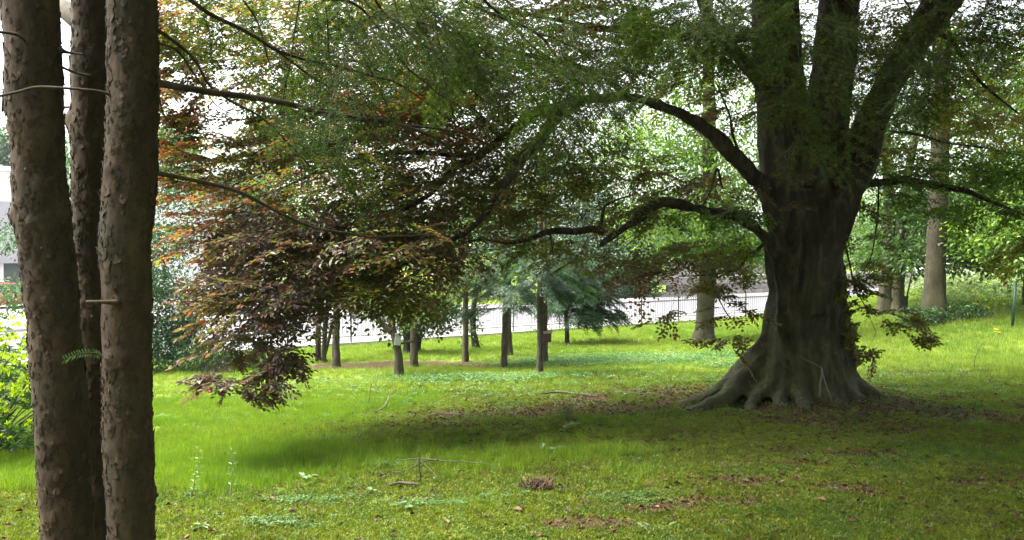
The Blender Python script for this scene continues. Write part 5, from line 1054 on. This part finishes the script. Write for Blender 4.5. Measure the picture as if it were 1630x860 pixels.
gn_scatter('grass', np.stack([x, y, zz(x, y)], -1), np.stack([0*x, 0*x, rng.random(n)*6.28], -1), np.repeat(rng.uniform(.6, 1.15, (n, 1))*(.75+.5*sm(n2(x, y, .8, 4.), -.3, .6))[:, None], 3, 1), tints(x, y, GC), tuf)
x, y = field(60000, -24, 30, 13, 48, lambda a, b: np.clip((1-.5*samp(moss, a, b))*(1-samp(soil, a, b)*1.15)*(16/b)**1.0, 0, 1)); n = len(x)
gn_scatter('meadow_grass', np.stack([x, y, zz(x, y)], -1), np.stack([0*x, 0*x, rng.random(n)*6.28], -1), np.repeat((rng.uniform(.5, 1.0, n)*(.65+.45*sm(y, 16, 32)+.3*sm(x, 6, 12)))[:, None], 3, 1), tints(x, y, [(.085, .155, .016), (.13, .20, .02), (.19, .235, .035), (.10, .165, .02)], .5), tufB)
# longer grass: the strip in front of the swell, and by the tall weeds
def lp(a, b): return np.clip(1.0*blob(a+.9, b-7.7, 0, 0) if False else .9*np.exp(-(((a+1.5)/2.2)**2+((b-7.6)/.65)**2))+.8*np.exp(-(((a+3.1)/1.1)**2+((b-8.)/1.6)**2))+.3*np.exp(-(((a+.2)/1.)**2+((b-7.4)/.4)**2)), 0, 1)
x, y = field(3200, -6, 2, 5.6, 11, lp); n = len(x)
gn_scatter('tall_grass', np.stack([x, y, zz(x, y)], -1), np.stack([0*x, 0*x, rng.random(n)*6.28], -1), np.repeat(rng.uniform(.28, .6, (n, 1)), 3, 1), tints(x, y, [(.09, .17, .012), (.12, .20, .014), (.15, .22, .018)]), tufL)
MC = [(.055, .075, .007), (.095, .122, .009), (.135, .155, .011), (.075, .120, .011), (.045, .088, .010)]
x, y = field(125000, -7, 13, 4.2, 15.5, lambda a, b: np.clip(samp(moss, a, b)*1.1*(1-.85*samp(soil, a, b)), .03, 1)); n = len(x)
gn_scatter('moss', np.stack([x, y, zz(x, y)], -1), np.stack([rng.normal(0, .2, n), rng.normal(0, .2, n), rng.random(n)*6.28], -1), np.repeat(rng.uniform(.7, 1.5, (n, 1)), 3, 1), tints(x, y, MC, 1.7), [moss_tuft(s) for s in range(6)])
x, y = field(9000, -5, 11, 4.4, 14, lambda a, b: sm(n2(a, b, 1.3, 33.), .1, .6)*.9*(1-samp(soil, a, b))); n = len(x)
gn_scatter('short_grass', np.stack([x, y, zz(x, y)], -1), np.stack([0*x, 0*x, rng.random(n)*6.28], -1), np.repeat(rng.uniform(.25, .55, (n, 1)), 3, 1), tints(x, y, [(.035, .085, .012), (.055, .12, .014), (.07, .14, .015)]), tuf)
spots = [(*gat(770, 605)[:2], 1.6, .55), (*gat(1010, 575)[:2], 2.6, 1.2), (*gat(920, 580)[:2], 1.6, .8), (*gat(620, 745)[:2], .3, .12), (*gat(490, 800)[:2], .35, .10), (*gat(1000, 790)[:2], .3, .1), (*gat(1160, 585)[:2], .5, .4), (*gat(700, 800)[:2], .5, .12), (*gat(440, 835)[:2], .25, .08), (*gat(530, 700)[:2], .3, .2), (*gat(1150, 640)[:2], .3, .2)]
x = np.concatenate([rng.normal(a, c*.6, int(900*c*d+60)) for a, b, c, d in spots]+[rng.uniform(-6, 9, 2600)]); y = np.concatenate([rng.normal(b, d*.6, int(900*c*d+60)) for a, b, c, d in spots]+[rng.uniform(4.5, 15, 2600)]); n = len(x)
gn_scatter('ground_cover_plants', np.stack([x, y, zz(x, y)], -1), np.stack([0*x, 0*x, rng.random(n)*6.28], -1), np.repeat((rng.uniform(.6, 1.3, n)*(.55+.9*sm(y, 8, 16)))[:, None], 3, 1), tints(x, y, [(.05, .12, .03), (.08, .16, .05), (.11, .18, .07)]), [clover(s) for s in range(5)])
# dry leaves and crumbs of bark lying in the moss
x, y = field(24000, -4, 10, 4.3, 16, lambda a, b: np.clip(.10+.9*samp(soil, a, b)+.15*sm(n2(a, b, 2.2, 51.), .25, .7), 0, 1)); n = len(x)
P = np.stack([x, y, zz(x, y)+rng.uniform(.012, .028, n)], -1); an = rng.random(n)*6.28; L_ = .014+.055*rng.random(n)**1.8
V, F, k = leaf_arrays(P, np.stack([np.cos(an), np.sin(an), rng.normal(0, .25, n)], -1), rng.normal(0, .45, (n, 3))+[0, 0, 1], L_, L_*.55, 'rhomb', .25, .25)
lc = pal([(.05, .02, .01), (.09, .045, .022), (.028, .014, .009), (.15, .10, .06), (.075, .035, .022)], [4, 3, 4, .4, 1])(P)
tag(link('fallen_leaves', mesh_np('fallen_leaves', V, F, M['litter'], np.repeat(lc, k, 0))), kind='stuff')

# ------------------------------------------------------------------ sticks, weeds and small plants on the lawn
M['stick'] = simple('dead_wood', (.04, .03, .022), .85, .3, 15, bumpy=.4); M['palestick'] = simple('bleached_wood', (.075, .062, .045), .85, .25, 15)
def gp(px, py, up=0.): g = gat(px, py); return Vector((g.x, g.y, g.z+up))
def stick(name, label, lst, mat='stick', cat='stick', sides=6):
    mb = MB()
    for pts in lst:
        P, R = curve([p[0] for p in pts], [p[1] for p in pts], 5); P = P+np.stack([vnoise(P*14+k) for k in (0, 5, 9)], -1)*.008; mb.tube(P, R, sides)
    return tag(mb.obj(name, M[mat], None, True), label, cat)
g = gp(668, 772); Yg = g.y
A = lambda px, py, dy=0.: at(px, py, Yg+dy)
stick('fallen_branch', 'fallen dead branch with several twigs propped above the grass, centre of the lawn', [
 [(A(671, 775), .006), (A(668, 745), .006), (A(666, 715), .003)], [(A(672, 760, .0), .004), (A(663, 735, .05), .003)],
 [(A(615, 757, .3), .003), (A(645, 748, .2), .005), (A(672, 737, .1), .006), (A(697, 732, 0), .005)], [(A(630, 733, .2), .003), (A(665, 731, .1), .004), (A(700, 733, 0), .005), (A(760, 737, -.1), .003), (A(800, 742, -.2), .0015)],
 [(A(697, 760, -.2), .003), (A(682, 745, 0), .003), (A(668, 733, .1), .003)], [(A(648, 755, .1), .003), (A(658, 741, .1), .003), (A(664, 736, .1), .002)]])
stick('fallen_stick', 'dark stick lying flat in the moss in front of the dead branch', [[(gp(620, 776, .02), .008), (gp(640, 774, .03), .013), (gp(655, 776, .03), .012), (gp(668, 777, .02), .008)], [(gp(600, 779, .01), .004), (gp(625, 776, .02), .006)]])
stick('fallen_stick', 'long thin stick lying on the mossy swell towards the beech', [[(gp(858, 630, .02), .012), (gp(890, 628, .04), .016), (gp(920, 630, .03), .016), (gp(953, 633, .02), .010)], [(gp(915, 630, .03), .008), (gp(935, 624, .08), .005)]])
stick('fallen_stick', 'short stick beside the thin long one on the swell', [[(gp(683, 664, .02), .006), (gp(705, 662, .03), .009), (gp(735, 664, .02), .006)]])
stick('bent_twig', 'thin arching twig standing in the grass below the crooked tree', [[(gp(588, 650), .004), (gp(588, 650)+Vector((.01, 0, .22)), .004), (gp(588, 650)+Vector((.06, 0, .38)), .003), (gp(588, 650)+Vector((.14, 0, .27)), .002), (gp(588, 650)+Vector((.16, 0, .12)), .0015)], [(gp(596, 650)+Vector((0, 0, .3)), .002), (gp(604, 650)+Vector((0, 0, .1)), .002)]])
stick('fallen_stick', 'pale forked stick in the grass beside the arching twig', [[(gp(598, 658, .02), .006), (gp(612, 652, .05), .009), (gp(620, 641, .12), .006)], [(gp(580, 660, .02), .004), (gp(600, 657, .03), .006)]], 'palestick')
stick('bleached_branch', 'bleached branch leaning against the beech between two roots', [[(at(1305, 632, BY-1.3), .012), (at(1306, 612, BY-1.15), .012), (at(1308, 588, BY-.95), .011), (at(1303, 583, BY-.9), .009), (at(1288, 576, BY-.85), .009), (at(1275, 567, BY-.8), .006)], [(at(1308, 588, BY-.95), .010), (at(1312, 605, BY-1.2), .008), (at(1325, 640, BY-1.5), .005)]], 'palestick')
stick('bent_twig', 'bare curved twig standing at the sunny edge of the grass beyond the beech', [[(gp(1550, 592), .006), (gp(1550, 592)+Vector((.03, 0, .3)), .006), (gp(1550, 592)+Vector((.16, 0, .55)), .004), (gp(1550, 592)+Vector((.25, 0, .5)), .002)], [(gp(1550, 592)+Vector((.03, 0, .1)), .004), (gp(1565, 590)+Vector((.2, 0, .12)), .003), (gp(1570, 590)+Vector((.3, 0, .05)), .002)]])
stick('fallen_stick', 'stick half sunk in bare soil near the picture bottom', [[(gp(1138, 830, .012), .006), (gp(1150, 832, .02), .009), (gp(1160, 834, .02), .008)]])
# brown dead tuft
g = gp(858, 778); mb = MB()
for k in range(130):
    a = rng.random()*6.28; x, y = g.x+float(np.clip(rng.normal(0, .06), -.11, .11)), g.y+float(np.clip(rng.normal(0, .03), -.05, .05)); h_ = rng.uniform(.03, .11); mb.tube([(x, y, gz(x, y)-.01), (x+math.cos(a)*.02, y+math.sin(a)*.02, gz(x, y)+h_*.6), (x+math.cos(a)*.05, y+math.sin(a)*.05, gz(x, y)+h_)], [.005, .004, .002], 4)
tag(mb.obj('dead_tuft', simple('dry_brown', (.10, .06, .038), .9, .35, 20)), 'clump of dry brown stalks poking out of the moss', 'dead plant')
# tall weeds
def weed(px, py, h_, lab, seed):
    r = np.random.default_rng(seed); g = gp(px, py); e = empty('tall_weed', tuple(g), lab, 'weed', 'tall weeds in the sunny grass'); lean = r.normal(0, .03, 2); top = g+Vector((lean[0], lean[1], h_)); P, R = curve([g, g.lerp(top, .5)+Vector((.01, 0, 0)), top], [.005, .004, .002], 8); mb = MB(); mb.tube(P, R, 6); mb.obj('stem', simple('weed_stem', (.12, .17, .06)), e)
    for k in range(16):
        f = .25+.75*k/16; p = P[int(f*(len(P)-1))]; a = k*2.4; D = np.array([[math.cos(a), math.sin(a), .35]]); V, F, kk = leaf_arrays(p[None], D, np.array([[0, 0, 1.]]), .062*(1.15-.5*f), .015, 'hex', .15, .15); c = (.085, .155, .04) if k < 13 else (.15, .24, .03)
        m2 = MB(); m2.add(V, F, C=c); m2.obj('leaf', M['herb'], e, col=True)
weed(366, 795, .46, 'taller narrow-leaved weed standing alone in the sunny grass', 1)
weed(315, 770, .36, 'bushier narrow-leaved weed close to the conifer stems', 2)
weed(305, 790, .22, 'shortest narrow-leaved weed leaning at the foot of the bushier one', 3)
def dock(px, py, n, L_, lab, seed, c=(.09, .15, .06)):
    r = np.random.default_rng(seed); g = gp(px, py); e = empty('broad_leaved_plant', tuple(g), lab, 'plant', 'broad-leaved plants in the grass')
    for k in range(n):
        a = r.random()*6.28; P = np.array([tuple(g)])+[[math.cos(a)*.01+r.normal(0, .03), math.sin(a)*.01, .02+.04*r.random()]]; V, F, kk = leaf_arrays(P, np.array([[math.cos(a), math.sin(a), r.uniform(.15, .8)]]), np.array([[0, 0, 1.]])+r.normal(0, .2, (1, 3)), L_*r.uniform(.7, 1.2), L_*.42, 'hex', .12, .25); m2 = MB(); m2.add(V, F, C=np.array(c)*r.uniform(.8, 1.2)); m2.obj('leaf', M['herb'], e, col=True)
for a in ((900, 686, 5, .16, 'pale drooping broad leaf plant on the slope under the swell'), (870, 722, 5, .15, 'pale plant with one long leaf in the shaded grass'), (552, 733, 7, .12, 'broad-leaved plant nearest the middle of the sunny strip'), (490, 768, 7, .1, 'greyish rosette between moss and tall grass'), (640, 815, 7, .07, 'small clover-like rosette in the yellow moss'), (1042, 850, 8, .06, 'pale green rosette at the very bottom of the picture'), (590, 790, 6, .08, 'rosette beside the flat dark stick'), (245, 672, 7, .16, 'large pale plant behind the third conifer stem'), (318, 848, 6, .07, 'rosette in the bright moss by the conifer stems'), (1190, 620, 6, .12, 'leafy plant in the shade between two beech roots')): dock(*a, seed=int(a[0]))
g = gp(905, 672); mb = MB(); mbl = blade_tuft(99, 70, .26, .05, .005, .4); o = link('grass_clump', mbl); o.location = g; mat = simple('clump_green', (.045, .085, .018), .7, .3, 10); mbl.materials.clear(); mbl.materials.append(mat); tag(o, 'dark grass clump on the slope between beech and swell', 'grass clump')
# loose curled leaves near the camera, one by one
cl = []
for k in range(4):
    V, F, kk = leaf_arrays(np.zeros((1, 3)), np.array([[1., 0, .1]]), np.array([[0, .2, 1.]]), .07, .042, 'hex', .3, .25+.1*k); cl.append(mesh_np('fallen_leaf', V, F, M['litter'], np.repeat([[(.16, .08, .045), (.22, .14, .09), (.09, .045, .03), (.07, .035, .022)][k]], 6, 0)))
for k, (px, py, lab) in enumerate([(1315, 802, 'buff curled leaf on dark moss'), (708, 832, 'pinkish dry leaf on the moss below the dead branch'), (515, 848, 'red-brown leaf pair lowest in the bright moss'), (1137, 700, 'dry leaf on the lit moss ahead of the beech'), (1280, 745, 'brown curled leaf in front of the bleached branch'), (630, 703, 'whitish dry leaf on the mossy swell'), (905, 858, 'brown leaf at the bottom edge of the moss'), (1440, 800, 'dark leaf lying on the shaded moss'), (1050, 812, 'rust leaf among bark crumbs in bare soil'), (820, 815, 'brown leaf under the dead brown tuft')]):
    g = gp(px, py, .02); o = link('fallen_leaf', cl[k % 4]); o.location = g; o.rotation_euler = (rng.normal(0, .3), rng.normal(0, .3), rng.random()*6.28); tag(o, lab, 'leaf', 'single dry leaves lying on the moss')
print('objects', len(sc.objects), 'tris', sum(len(o.data.loops)-2*len(o.data.polygons) for o in sc.objects if o.type == 'MESH'))

# unseen wood added behind and above the camera to hold back sky light
mbL = MB(); C = np.concatenate([in_blob(240, (5, -6.5, 5), (10, 3, 5)), in_blob(110, (-6.5, -5, 5), (3, 3, 4.5)), in_blob(230, (11.8, 0, 5.0), (2.6, 5.5, 5)), in_blob(110, (3.5, -.5, 8.5), (6, 3.5, 1.6))])
crown_leaves(mbL, C, 26, .75, .42, .24, pal([(.03, .06, .015), (.045, .085, .018)], [1, 1])); tag(mbL.obj('unseen_woodland', M['bgleaf'], col=True), kind='stuff')
mb = MB()
for k in range(14):
    x, y = rng.uniform(-9, 14), rng.uniform(-9, -5); mb.tube([(x, y, gz(x, y)-.1), (x+.2, y, 4), (x, y, 9)], [.28, .22, .12], 10)
tag(mb.obj('unseen_woodland_stems', M['bark'], None, True), kind='stuff')
# thin summer haze
hm = bpy.data.materials.new('haze'); hm.use_nodes = True; ht = hm.node_tree; ht.nodes.clear()
ho = ht.nodes.new('ShaderNodeOutputMaterial'); pv = ht.nodes.new('ShaderNodeVolumePrincipled'); pv.inputs['Density'].default_value = .0002; pv.inputs['Color'].default_value = (.86, .93, 1, 1)
ht.links.new(pv.outputs[0], ho.inputs['Volume'])
zs = [v for v in (hgt(X, Y).min(), hgt(X, Y).max())]
mb = MB(); mb.box((0, 430, (zs[0]-1+60)/2), (760, 560, (60-zs[0]+1)/2)); hz_ = mb.obj('haze', hm); hz_['kind'] = 'stuff'
